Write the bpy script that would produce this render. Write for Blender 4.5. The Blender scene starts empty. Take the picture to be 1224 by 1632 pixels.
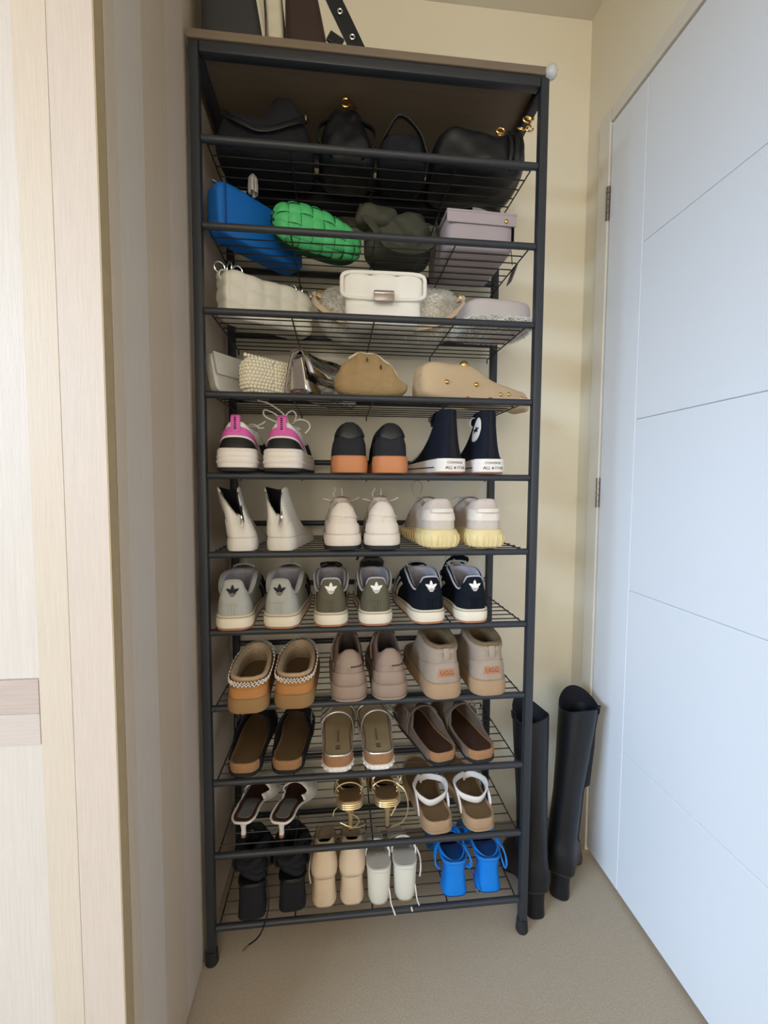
import bpy, bmesh, math, random
from mathutils import Vector, Matrix
random.seed(7)
PI = math.pi
sc = bpy.context.scene
COL = sc.collection

# ------------------------------------------------------------------ camera
cam = bpy.data.objects.new('camera', bpy.data.cameras.new('camera'))
COL.objects.link(cam)
cam.data.sensor_fit = 'HORIZONTAL'
cam.data.sensor_width = 36.0
cam.data.lens = 36.0 * 702.18 / 1224.0
cam.data.clip_start = 0.02
_p, _r, _y = -0.0612, -0.0054, -0.1046
M3 = Matrix.Rotation(_y, 3, 'Z') @ Matrix.Rotation(_p, 3, 'X') @ Matrix.Rotation(_r, 3, 'Y')
_X, _F, _U = M3.col[0], M3.col[1], M3.col[2]
cm = Matrix((( _X[0], _U[0], -_F[0], -0.0739), (_X[1], _U[1], -_F[1], -0.8906), (_X[2], _U[2], -_F[2], 0.9942), (0, 0, 0, 1)))
cam.matrix_world = cm
sc.camera = cam

# ------------------------------------------------------------------ world, light, exposure
world = bpy.data.worlds.new('world'); sc.world = world
world.use_nodes = True
bgn = world.node_tree.nodes['Background']
bgn.inputs[0].default_value = (0.75, 0.85, 1.0, 1)
bgn.inputs[1].default_value = 0.9
def area(name, loc, target, sx, sy, power, color):
    l = bpy.data.lights.new(name, 'AREA'); l.shape = 'RECTANGLE'; l.size = sx; l.size_y = sy
    l.energy = power; l.color = color
    o = bpy.data.objects.new(name, l); COL.objects.link(o); o.location = loc
    o.rotation_euler = (Vector(target) - Vector(loc)).to_track_quat('-Z', 'Y').to_euler()
    return o
area('window_daylight', (-5.0, -4.2, 2.55), (0.1, -0.2, 0.9), 5.0, 1.7, 450, (0.55, 0.76, 1.0))
area('rear_fill_light', (-0.25, -2.86, 1.35), (0.0, 0.0, 1.2), 1.5, 1.2, 19, (1.0, 0.92, 0.79))  # added warm fill behind the camera to lift the ambient; no window there
sc.view_settings.view_transform = 'Standard'
sc.view_settings.look = 'None'
sc.view_settings.gamma = 1.0
sc.view_settings.use_curve_mapping = False
sc.view_settings.exposure = 0.75

# ------------------------------------------------------------------ materials
def lin(c):
    c = c / 255.0
    return c / 12.92 if c <= 0.04045 else ((c + 0.055) / 1.055) ** 2.4
def L3(rgb): return tuple(lin(c) for c in rgb) + (1,)
MATS = {}
def mat(name, rgb, rough=0.6, metal=0.0, var=0.12, vs=40.0, bump=0.0, bs=300.0, spec=0.4, coat=0.0, kind='noise', trans=0.0, stretch=None, wdark=0.4):
    if name in MATS: return MATS[name]
    m = bpy.data.materials.new(name); m.use_nodes = True
    nt = m.node_tree; N = nt.nodes; K = nt.links
    b = N['Principled BSDF']
    b.inputs['Roughness'].default_value = rough
    b.inputs['Metallic'].default_value = metal
    b.inputs['Specular IOR Level'].default_value = spec
    b.inputs['Coat Weight'].default_value = coat
    if trans: b.inputs['Transmission Weight'].default_value = trans
    tc = N.new('ShaderNodeTexCoord')
    vec = tc.outputs['Object']
    if stretch:
        mp = N.new('ShaderNodeMapping'); mp.inputs['Scale'].default_value = stretch
        K.new(vec, mp.inputs['Vector']); vec = mp.outputs['Vector']
    n = N.new('ShaderNodeTexNoise'); n.inputs['Scale'].default_value = vs; n.inputs['Detail'].default_value = 4
    K.new(vec, n.inputs['Vector'])
    mx = N.new('ShaderNodeMix'); mx.data_type = 'RGBA'
    c = L3(rgb)
    mx.inputs['A'].default_value = tuple(x * (1 - var) for x in c[:3]) + (1,)
    mx.inputs['B'].default_value = tuple(min(1, x * (1 + var)) for x in c[:3]) + (1,)
    K.new(n.outputs['Fac'], mx.inputs['Factor'])
    K.new(mx.outputs['Result'], b.inputs['Base Color'])
    if bump:
        if kind == 'weave':
            w1 = N.new('ShaderNodeTexWave'); w1.inputs['Scale'].default_value = bs; w1.bands_direction = 'X'; w1.inputs['Distortion'].default_value = 1.0
            w2 = N.new('ShaderNodeTexWave'); w2.inputs['Scale'].default_value = bs; w2.bands_direction = 'Z'; w2.inputs['Distortion'].default_value = 1.0
            K.new(vec, w1.inputs['Vector']); K.new(vec, w2.inputs['Vector'])
            mt = N.new('ShaderNodeMath'); mt.operation = 'MULTIPLY'
            K.new(w1.outputs['Fac'], mt.inputs[0]); K.new(w2.outputs['Fac'], mt.inputs[1]); h = mt.outputs[0]
            mx2 = N.new('ShaderNodeMix'); mx2.data_type = 'RGBA'
            mx2.inputs['A'].default_value = tuple(x * wdark for x in c[:3]) + (1,)
            K.new(h, mx2.inputs['Factor']); K.new(mx.outputs['Result'], mx2.inputs['B'])
            K.new(mx2.outputs['Result'], b.inputs['Base Color'])
        else:
            n2 = N.new('ShaderNodeTexNoise'); n2.inputs['Scale'].default_value = bs; n2.inputs['Detail'].default_value = 3
            K.new(vec, n2.inputs['Vector']); h = n2.outputs['Fac']
        bp = N.new('ShaderNodeBump'); bp.inputs['Strength'].default_value = bump; bp.inputs['Distance'].default_value = 0.002
        K.new(h, bp.inputs['Height']); K.new(bp.outputs['Normal'], b.inputs['Normal'])
    MATS[name] = m
    return m

black_metal = mat('black_metal', (44, 47, 53), 0.45, 0.0, 0.05, spec=0.45)
wire_metal = mat('wire_metal', (28, 29, 32), 0.45, 0.0, 0.05, spec=0.45)
board_mat = mat('board_wood', (118, 104, 88), 0.6, 0, 0.15, 8, 0.1, 200, stretch=(1, 12, 12))
wall_mat = mat('wall_paint', (240, 232, 212), 0.85, 0, 0.02, 6, 0.05, 250, spec=0.2)
ceil_mat = mat('ceiling_paint', (226, 220, 205), 0.9, 0, 0.02, 6, spec=0.2)
trim_mat = mat('trim_paint', (228, 222, 210), 0.45, 0, 0.02, 6)
door_mat = mat('door_paint', (232, 234, 240), 0.5, 0, 0.01, 4, spec=0.35)
carpet_mat = mat('carpet', (184, 168, 148), 0.95, 0, 0.26, 300, 0.6, 900, spec=0.1)
def wood(name, rgb): return mat(name, rgb, 0.5, 0, 0.10, 22, 0.15, 60, spec=0.35, stretch=(18, 18, 0.7))
w_light = wood('veneer_light', (200, 184, 171)); w_mid = wood('veneer_mid', (202, 186, 169)); w_dark = wood('veneer_dark', (196, 178, 159))
w_pale = wood('veneer_pale', (204, 193, 183)); w_rail = mat('veneer_rail', (186, 168, 158), 0.5, 0, 0.14, 22, 0.15, 60, stretch=(0.7, 18, 18))
w_rail2 = mat('veneer_rail_pale', (196, 182, 173), 0.5, 0, 0.12, 22, 0.15, 60, stretch=(0.7, 18, 18))
w_edge = mat('veneer_edge', (175, 155, 122), 0.6)
steel = mat('hinge_steel', (150, 140, 130), 0.35, 0.9)
silver = mat('silver_metal', (205, 205, 205), 0.22, 1.0, 0.04)
gold = mat('gold_metal', (222, 178, 108), 0.25, 1.0, 0.05)

white_l = mat('white_leather', (238, 232, 228), 0.5, 0, 0.05, 30, 0.08, 250)
white_f = mat('white_foam', (236, 228, 222), 0.6, 0, 0.05, 40)
offwhite = mat('cream_rubber', (228, 218, 198), 0.65, 0, 0.08, 30)
cream_l = mat('cream_leather', (226, 214, 202), 0.55, 0, 0.08, 30, 0.1, 200)
zip_l = mat('pale_leather', (218, 212, 204), 0.5, 0, 0.07, 25, 0.1, 200)
pink_m = mat('pink_fabric', (214, 96, 172), 0.6, 0, 0.08, 60, 0.1, 500)
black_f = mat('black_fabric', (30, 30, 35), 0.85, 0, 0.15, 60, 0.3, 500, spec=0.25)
black_l = mat('black_leather', (22, 23, 27), 0.42, 0, 0.10, 30, 0.12, 160, spec=0.4)
black_r = mat('black_rubber', (34, 34, 36), 0.7)
char_s = mat('charcoal_suede', (46, 46, 50), 0.95, 0, 0.12, 60, 0.2, 500, spec=0.1)
navy_c = mat('navy_canvas', (28, 31, 44), 0.9, 0, 0.12, 80, 0.4, 700, spec=0.15)
gum = mat('gum_rubber', (196, 128, 84), 0.6, 0, 0.05, 30)
gum_red = mat('gum_outsole', (172, 112, 84), 0.7)
yellow_s = mat('yellow_rubber', (226, 206, 152), 0.45, 0, 0.10, 45, spec=0.4)
knit = mat('cream_knit', (206, 192, 182), 0.9, 0, 0.10, 70, 0.4, 600, spec=0.15)
grey_s = mat('grey_suede', (172, 172, 168), 0.92, 0, 0.10, 50, 0.25, 500, spec=0.12)
olive_s = mat('olive_suede', (96, 92, 76), 0.92, 0, 0.10, 50, 0.25, 500, spec=0.12)
navy_s = mat('black_suede', (22, 27, 36), 0.92, 0, 0.15, 50, 0.25, 500, spec=0.12)
lining_g = mat('grey_lining', (176, 172, 182), 0.95, 0, 0.08, 60, 0.3, 600, spec=0.1)
lining_d = mat('dark_lining', (40, 38, 46), 0.95, 0, 0.1, 60, spec=0.1)
tan_s = mat('tan_suede', (182, 128, 78), 0.92, 0, 0.14, 30, 0.25, 500, spec=0.12)
brown_r = mat('brown_sole', (150, 116, 76), 0.8, 0, 0.08, 40)
fleece = mat('fleece', (188, 166, 138), 1.0, 0, 0.2, 120, 0.9, 260, spec=0.05)
fleece_b = mat('brown_fleece', (120, 102, 78), 1.0, 0, 0.25, 120, 0.9, 260, spec=0.05)
mauve = mat('mauve_leather', (150, 128, 113), 0.6, 0, 0.08, 40, 0.1, 250)
mauve_d = mat('mauve_lining', (82, 68, 66), 0.9)
taupe_s = mat('taupe_suede', (162, 145, 130), 0.95, 0, 0.14, 35, 0.25, 500, spec=0.1)
taupe_sole = mat('taupe_sole', (166, 136, 106), 0.8, 0, 0.07, 40)
tan_label = mat('tan_label', (172, 118, 86), 0.6)
label_ink = mat('label_ink', (100, 66, 48), 0.7)
ink = mat('black_ink', (26, 24, 26), 0.7)
cork = mat('cork', (156, 116, 82), 0.8, 0, 0.22, 260, 0.2, 400, spec=0.15)
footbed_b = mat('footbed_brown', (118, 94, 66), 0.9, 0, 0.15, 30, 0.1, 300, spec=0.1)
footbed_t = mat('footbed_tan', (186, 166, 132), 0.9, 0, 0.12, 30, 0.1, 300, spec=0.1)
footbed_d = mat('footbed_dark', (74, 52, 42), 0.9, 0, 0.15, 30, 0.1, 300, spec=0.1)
insole_g = mat('insole_grey', (120, 118, 118), 0.8, 0, 0.15, 30)
insole_w = mat('insole_pale_grey', (204, 202, 196), 0.8, 0, 0.12, 30)
brown_l = mat('brown_leather', (78, 46, 34), 0.6, 0, 0.12, 30)
silver_l = mat('silver_leather', (196, 192, 188), 0.32, 0.7, 0.08, 30)
gold_l = mat('gold_leather', (206, 182, 140), 0.3, 0.75, 0.08, 30)
gold_dk = mat('gold_footbed', (120, 92, 62), 0.5, 0.2, 0.1, 30)
taupe_clog = mat('taupe_clog', (112, 96, 84), 0.9, 0, 0.12, 40, 0.25, 500, spec=0.1)
beige_s = mat('beige_suede', (220, 198, 172), 0.92, 0, 0.08, 40, 0.2, 500, spec=0.1)
white_h = mat('white_heel', (222, 218, 206), 0.45, 0, 0.05, 30)
blue_l = mat('blue_leather', (14, 122, 214), 0.42, 0, 0.08, 30, 0.06, 200)
blue_d = mat('blue_insole', (8, 62, 122), 0.6, 0, 0.1, 30)
brown_fab = mat('brown_knit', (92, 74, 52), 0.95, 0, 0.2, 60, 0.4, 300, spec=0.1)

blue_bag = mat('blue_bag', (14, 104, 190), 0.5, 0, 0.06, 20, 0.06, 200)
green_bag = mat('green_bag', (80, 190, 116), 0.5, 0, 0.08, 30, 0.06, 200)
green_dk = mat('green_dark', (16, 70, 36), 0.7)  # plain dark green of the clutch body under the weave and its cord
olive_bag = mat('olive_nylon', (62, 62, 50), 0.7, 0, 0.15, 20, 0.2, 60)
lav_bag = mat('lavender_leather', (170, 158, 162), 0.5, 0, 0.05, 30, 0.06, 200)
cream_bag = mat('cream_bag', (222, 217, 204), 0.45, 0, 0.05, 30, 0.05, 200)
white_bag = mat('white_bag', (240, 236, 228), 0.45, 0, 0.03, 30, 0.04, 200)
clasp_m = mat('grey_clasp', (150, 140, 134), 0.35, 0.6)
furm = mat('cream_fur', (248, 243, 236), 1.0, 0, 0.10, 60, spec=0.05)
greylil = mat('grey_felt', (188, 178, 174), 0.85, 0, 0.06, 30, 0.1, 300)
glitter = mat('glitter_clutch', (206, 202, 196), 0.35, 0.25, 0.18, 500, 0.4, 900)
pearl = mat('pearl', (232, 224, 204), 0.22, 0, 0.03, 60, coat=0.5)
pearl_base = mat('pearl_base', (196, 188, 162), 0.7)
mirror_l = mat('mirror_leather', (214, 210, 208), 0.10, 1.0, 0.02, 30)
mirror_edge = mat('mirror_edging', (150, 140, 136), 0.25, 0.9)
straw = mat('straw', (226, 190, 138), 0.85, 0, 0.2, 90, 0.8, 130, spec=0.15, kind='weave', wdark=0.5)
burlap = mat('burlap', (236, 206, 168), 0.9, 0, 0.12, 60, 0.5, 170, spec=0.1, kind='weave', wdark=0.72)
brown_bag = mat('dark_brown_leather', (52, 36, 32), 0.5, 0, 0.1, 20)
char_bag = mat('charcoal_leather', (48, 48, 50), 0.6, 0, 0.12, 20, 0.1, 120)
pale_strap = mat('pale_strap', (206, 200, 180), 0.6)
clear_pl = mat('clear_plastic', (225, 225, 225), 0.15, 0, 0.02, trans=0.3)
tag_m = mat('grey_tag', (120, 108, 104), 0.6)
tassel_m = mat('grey_tassel', (168, 164, 160), 0.6)

# ------------------------------------------------------------------ mesh helpers
def link_mesh(name, V, F, m, parent=None, smooth=True, ang=40, fix=True):
    me = bpy.data.meshes.new(name)
    me.from_pydata([tuple(v) for v in V], [], F)
    if fix:
        bm = bmesh.new(); bm.from_mesh(me)
        bmesh.ops.recalc_face_normals(bm, faces=bm.faces); bm.to_mesh(me); bm.free()
    if smooth:
        me.polygons.foreach_set('use_smooth', [True] * len(me.polygons))
        me.set_sharp_from_angle(angle=math.radians(ang))
    me.materials.append(m)
    o = bpy.data.objects.new(name, me); COL.objects.link(o)
    if parent: o.parent = parent
    return o
class G:
    """collects geometry for one mesh object"""
    def __init__(s): s.V = []; s.F = []
    def add(s, V, F):
        b = len(s.V); s.V += [Vector(v) for v in V]; s.F += [[i + b for i in f] for f in F]; return s
    def build(s, name, m, parent=None, smooth=True, ang=40, fix=True): return link_mesh(name, s.V, s.F, m, parent, smooth, ang, fix)
    def box(s, c, size, bev=0.0, rot=None):
        bm = bmesh.new(); bmesh.ops.create_cube(bm, size=1)
        bmesh.ops.scale(bm, vec=size, verts=bm.verts)
        if bev: bmesh.ops.bevel(bm, geom=bm.edges[:], offset=bev, segments=2, affect='EDGES', profile=0.5)
        R = rot if rot else Matrix.Identity(3)
        bm.verts.index_update()
        s.add([R @ v.co + Vector(c) for v in bm.verts], [[v.index for v in f.verts] for f in bm.faces]); bm.free(); return s
    def loft(s, rings, closed=True, cap0=True, cap1=True):
        n = len(rings[0]); V = [p for r in rings for p in r]; F = []
        for i in range(len(rings) - 1):
            for j in range(n if closed else n - 1):
                k = (j + 1) % n
                F.append([i * n + j, i * n + k, (i + 1) * n + k, (i + 1) * n + j])
        if cap0: F.append(list(range(n))[::-1])
        if cap1: F.append([(len(rings) - 1) * n + j for j in range(n)])
        return s.add(V, F)
    def tube(s, path, r, n=6, closed=False):
        P = [Vector(p) for p in path]; m = len(P); rr = r if isinstance(r, (list, tuple)) else [r] * m
        rings = []; prev = None
        for i in range(m):
            if closed: t = P[(i + 1) % m] - P[(i - 1) % m]
            else: t = P[min(i + 1, m - 1)] - P[max(i - 1, 0)]
            t = t.normalized() if t.length > 1e-9 else Vector((0, 0, 1))
            if prev is None:
                a = Vector((0, 0, 1)) if abs(t.z) < 0.9 else Vector((1, 0, 0))
                u = t.cross(a).normalized()
            else:
                u = (prev - t * prev.dot(t))
                u = u.normalized() if u.length > 1e-6 else t.orthogonal().normalized()
            prev = u; v = t.cross(u)
            rings.append([P[i] + (u * math.cos(2 * PI * k / n) + v * math.sin(2 * PI * k / n)) * rr[i] for k in range(n)])
        if closed: rings.append(rings[0]); return s.loft(rings, True, False, False)
        return s.loft(rings)
    def ribbon(s, path, sides, w, t, closed=False):
        """flat band: path points, side vectors (across), width w, thickness t"""
        P = [Vector(p) for p in path]; m = len(P); rings = []
        ww = w if isinstance(w, (list, tuple)) else [w] * m
        for i in range(m):
            tg = (P[(i + 1) % m] - P[(i - 1) % m]) if closed else (P[min(i + 1, m - 1)] - P[max(i - 1, 0)])
            tg.normalize(); sd = Vector(sides[i] if isinstance(sides, list) else sides)
            sd = (sd - tg * sd.dot(tg)).normalized(); up = tg.cross(sd)
            h = ww[i] / 2
            rings.append([P[i] + sd * a * h + up * b * t / 2 for a, b in ((-1, -.5), (-.85, -1), (.85, -1), (1, -.5), (1, .5), (.85, 1), (-.85, 1), (-1, .5))])
        if closed: rings.append(rings[0]); return s.loft(rings, True, False, False)
        return s.loft(rings)
    def sphere(s, c, r, n=8, m=6, sc=(1, 1, 1)):
        V = []; F = []
        for i in range(1, m):
            a = PI * i / m
            for j in range(n):
                b = 2 * PI * j / n
                V.append((c[0] + r * sc[0] * math.sin(a) * math.cos(b), c[1] + r * sc[1] * math.sin(a) * math.sin(b), c[2] + r * sc[2] * math.cos(a)))
        top = len(V); V.append((c[0], c[1], c[2] + r * sc[2])); V.append((c[0], c[1], c[2] - r * sc[2]))
        for i in range(m - 2):
            for j in range(n): k = (j + 1) % n; F.append([i * n + j, (i + 1) * n + j, (i + 1) * n + k, i * n + k])
        for j in range(n):
            k = (j + 1) % n; F.append([top, j, k]); F.append([top + 1, (m - 2) * n + k, (m - 2) * n + j])
        return s.add(V, F)
    def cyl(s, p0, p1, r, n=12): return s.tube([p0, p1], r, n)

def cr(pts, u):
    """Catmull-Rom through pts, u in 0..1"""
    n = len(pts) - 1; f = min(max(u, 0), 1) * n; i = min(int(f), n - 1); t = f - i
    p1, p2 = Vector(pts[i]), Vector(pts[i + 1])
    p0 = Vector(pts[i - 1]) if i > 0 else p1 * 2 - p2
    p3 = Vector(pts[i + 2]) if i + 2 <= n else p2 * 2 - p1
    return 0.5 * ((2 * p1) + (p2 - p0) * t + (2 * p0 - 5 * p1 + 4 * p2 - p3) * t * t + (3 * p1 - p0 - 3 * p2 + p3) * t ** 3)
def curve(pts, n): return [cr(pts, i / (n - 1)) for i in range(n)]
def lerp(a, b, t): return a + (b - a) * t
def sst(a, b, x): t = min(max((x - a) / (b - a), 0), 1); return t * t * (3 - 2 * t)

def thing(name, label, cat, loc=(0, 0, 0), rz=0.0, group=None):
    o = bpy.data.objects.new(name, None); COL.objects.link(o); o.empty_display_size = 0.03
    o.location = loc; o.rotation_euler = (0, 0, rz); o['label'] = label; o['category'] = cat
    if group: o['group'] = group
    return o
def structure(o, label=None, cat=None):
    o['kind'] = 'structure'
    if label: o['label'] = label
    if cat: o['category'] = cat
    return o

# ------------------------------------------------------------------ room
XW, XD, YB, ZC = -0.352, 0.600, 0.315, 2.25
g = G().box((-0.70, -1.35, -0.03), (2.8, 3.5, 0.06)); structure(g.build('floor', carpet_mat, smooth=False), 'beige cut pile carpet floor', 'floor')
g = G().box((-0.70, -1.35, ZC + 0.03), (2.8, 3.5, 0.06)); structure(g.build('ceiling', ceil_mat, smooth=False), 'plain pale painted ceiling', 'ceiling')
g = G().box((-0.70, YB + 0.03, ZC / 2), (2.8, 0.06, ZC)); structure(g.build('wall_back', wall_mat, smooth=False), 'cream painted wall behind the rack', 'wall')
g = G()
xr = XD + 0.012
g.box((xr + 0.03, (0.215 + YB) / 2, ZC / 2), (0.06, YB - 0.215, ZC))
g.box((xr + 0.03, (0.215 - 0.66) / 2, (1.91 + ZC) / 2), (0.06, 0.875, ZC - 1.91))
g.box((xr + 0.03, (-0.66 - 2.8) / 2, ZC / 2), (0.06, 2.14, ZC))
structure(g.build('wall_right', wall_mat, smooth=False), 'cream painted wall around the white door', 'wall')
g = G().box((-0.70, -2.93, ZC / 2), (2.8, 0.06, ZC)); structure(g.build('wall_rear', wall_mat, smooth=False))
# left wall far behind the camera, with the window opening that lights the room
xl = -2.03; g = G()
for y0, y1, z0, z1 in ((-2.9, -2.65, 0, ZC), (-0.95, YB, 0, ZC), (-2.65, -0.95, 0, 0.75), (-2.65, -0.95, 1.95, ZC)):
    g.box((xl, (y0 + y1) / 2, (z0 + z1) / 2), (0.06, y1 - y0, z1 - z0))
structure(g.build('wall_left', wall_mat, smooth=False))

# wardrobe on the left: its striped side faces the rack, its framed door faces the room
WX0, WY = -1.30, -0.296
wd = thing('wardrobe', 'tall pale striped wood wardrobe left of the rack', 'wardrobe', (XW - 0.3, 0.0, 0))
def wpart(name, m, x0, x1, y0, y1, z0, z1, parent, bev=0.0008):
    g = G().box(((x0 + x1) / 2 - (XW - 0.3), (y0 + y1) / 2, (z0 + z1) / 2), (x1 - x0, y1 - y0, z1 - z0), bev)
    return g.build(name, m, parent, smooth=False)
ZW = 2.20
wpart('carcass', w_mid, WX0, XW - 0.026, WY, 0.310, 0.004, ZW, wd)
fp = wpart('side_panel', w_mid, XW - 0.0255, XW - 0.006, WY, 0.312, 0.004, ZW, wd)
for y0, y1, m in ((WY, -0.270, w_mid), (-0.270, -0.190, w_pale), (-0.190, -0.094, w_dark), (-0.094, -0.020, w_light), (-0.020, 0.11, w_mid), (0.11, 0.311, w_light)):
    wpart('veneer_strip', m, XW - 0.006, XW, y0 + 0.0002, y1 - 0.0002, 0.004, ZW, fp, 0.0002)
YD0, YD1 = -0.318, -0.2985
nd = wpart('door', w_mid, -0.815, XW - 0.002, YD0 + 0.006, YD1, 0.012, ZW - 0.003, wd); nd['label'] = 'framed wardrobe door with middle rail'
ed = wpart('edge_lipping', w_edge, XW - 0.0018, XW - 0.0006, YD0, YD1, 0.012, ZW - 0.003, nd, 0.0002)
XS0 = -0.442
wpart('stile', w_light, -0.404, XW - 0.002, YD0, YD0 + 0.0058, 0.012, ZW - 0.003, nd, 0.0005)
wpart('stile', w_mid, XS0, -0.4043, YD0, YD0 + 0.0058, 0.012, ZW - 0.003, nd, 0.0005)
wpart('stile', w_light, -0.815, -0.735, YD0, YD0 + 0.0058, 0.012, ZW - 0.003, nd, 0.0005)
for z0, z1, m in ((0.7085, 0.752, w_rail), (0.669, 0.7082, w_rail2), (0.012, 0.10, w_rail), (ZW - 0.09, ZW - 0.003, w_rail)):
    wpart('rail', m, -0.7348, XS0 - 0.0004, YD0 - 0.0004, YD0 + 0.0058, z0, z1, nd, 0.0005)
wpart('inner_panel', w_pale, -0.7348, XS0 - 0.0004, YD0 + 0.0035, YD0 + 0.0058, 0.10, 0.6688, nd, 0.0002)
wpart('inner_panel', w_pale, -0.7348, XS0 - 0.0004, YD0 + 0.0035, YD0 + 0.0058, 0.7522, ZW - 0.09, nd, 0.0002)

# white door with grooved panels, closed in the right wall
DY0, DY1, DZ0, DZ1 = -0.62, 0.186, 0.012, 1.886
g = G().box((XD + 0.022, (DY0 + DY1) / 2, (DZ0 + DZ1) / 2), (0.036, DY1 - DY0, DZ1 - DZ0))
door = g.build('door_1', door_mat, smooth=False)
structure(door, 'white flush door with thin grooves closed in right wall', 'door')
def dpanel(y0, y1, z0, z1):
    gp = 0.0004
    G().box((XD + 0.002, (y0 + y1) / 2, (z0 + z1) / 2), (0.0044, y1 - y0 - 2 * gp, z1 - z0 - 2 * gp), 0.0018).build('panel', door_mat, door, smooth=False)
dpanel(0.058, DY1, DZ0, DZ1); dpanel(DY0, -0.50, DZ0, DZ1)
zz = [DZ0, 0.362, 0.752, 1.146, 1.535, DZ1]
for a, b in zip(zz, zz[1:]): dpanel(-0.50, 0.058, a, b)
for z0, z1 in ((1.658, 1.738), (0.940, 1.016), (0.222, 0.302)):
    h = G().box((XD + 0.002, 0.1885, (z0 + z1) / 2), (0.004, 0.016, z1 - z0), 0.001).build('hinge', steel, door, smooth=False)
    gk = G()
    for k in range(5):
        a = lerp(z0, z1, k / 5) + 0.0006; b = lerp(z0, z1, (k + 1) / 5) - 0.0006
        gk.cyl((XD - 0.003, 0.190, a), (XD - 0.003, 0.190, b), 0.0052, 10)
    gk.build('knuckle', steel, h)
def trim(name, boxes, label):
    g = G()
    for c, s_ in boxes: g.box(c, s_, 0.002)
    structure(g.build(name, trim_mat, smooth=False), label, 'trim')
trim('trim_1', [((XD + 0.012, 0.214, 0.963), (0.030, 0.045, 1.926))], 'upright pale door frame post on the hinge side')
trim('trim_2', [((XD + 0.012, -0.217, 1.909), (0.030, 0.81, 0.034))], 'pale door frame head above the white door')
trim('trim_3', [((XD + 0.012, -0.644, 0.963), (0.030, 0.042, 1.926))], 'pale door frame post on the latch side')

# ------------------------------------------------------------------ shoe rack
ZS = [1.6348, 1.4790, 1.3230, 1.1664, 1.0106, 0.8550, 0.6994, 0.5434, 0.3873, 0.2312, 0.0756]
HW, DP, ZT = 0.335, 0.260, 1.800
rack = thing('shoe_rack', 'tall black metal shoe rack with eleven wire shelves and wood top', 'shoe rack', (0, 0, 0))
for sx in (-1, 1):
    for y in (0.0, DP):
        p = G().box((sx * HW, y, (0.02 + ZT) / 2), (0.0178, 0.0178, ZT - 0.02), 0.003).build('post', black_metal, rack)
        G().tube([(sx * HW, y, 0.0008), (sx * HW, y, 0.004), (sx * HW, y, 0.012), (sx * HW, y, 0.03)], [0.0125, 0.0135, 0.013, 0.0115], 14).build('foot', black_r, p)
for y in (0.0, DP):
    G().box((0, y, ZT - 0.010), (2 * HW - 0.02, 0.020, 0.020), 0.003).build('top_rail', black_metal, rack)
for sx in (-1, 1):
    G().box((sx * HW, DP / 2, ZT - 0.010), (0.020, DP - 0.02, 0.020), 0.003).build('top_rail', black_metal, rack)
bd = G().box((0, DP / 2, ZT + 0.0085), (2 * HW + 0.022, DP + 0.024, 0.015), 0.0015).build('top_board', board_mat, rack, smooth=False); bd['label'] = 'thin beige wooden top board'
cg = G().sphere((HW + 0.010, -0.009, ZT + 0.008), 0.013, 12, 8).build('corner_guard', clear_pl, rack); cg['label'] = 'clear rounded corner guard'
W2 = HW - 0.010
bar_me = G().tube([(-W2, 0, 0), (W2, 0, 0)], 0.0068, 14).build('shelf', black_metal, None)
wire_me = G().tube([(-W2 + 0.006, 0, 0), (W2 - 0.006, 0, 0)], 0.0013, 6).build('wire', wire_metal, None)
cross_me = G().tube([(0, 0.002, 0), (0, DP, 0), (0, DP + 0.002, -0.002), (0, DP + 0.002, -0.010)], 0.0016, 6).build('cross_wire', wire_metal, None)
rail_me = G().tube([(-W2, 0, 0), (W2, 0, 0)], 0.0068, 12).build('rear_rail', black_metal, None)
bolt_me = G().sphere((0, 0, 0), 0.0035, 8, 6, (0.5, 1, 1)).build('bolt', silver, None)
NW = 9
protos = (bar_me, wire_me, cross_me, rail_me, bolt_me)
def cp(proto, parent, loc):
    o = proto.copy(); COL.objects.link(o); o.parent = parent; o.location = loc; return o
for z in ZS:
    s = cp(bar_me, rack, (0, 0, z))
    cp(rail_me, s, (0, DP - 0.002, 0.040))
    for k in range(NW): cp(wire_me, s, (0, 0.020 + (DP - 0.020) * k / (NW - 1), 0.0060))
    for x in (-W2 + 0.006, -0.165, 0.0, 0.165, W2 - 0.006): cp(cross_me, s, (x, 0, 0.0028))
for o in protos: bpy.data.objects.remove(o)

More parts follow.
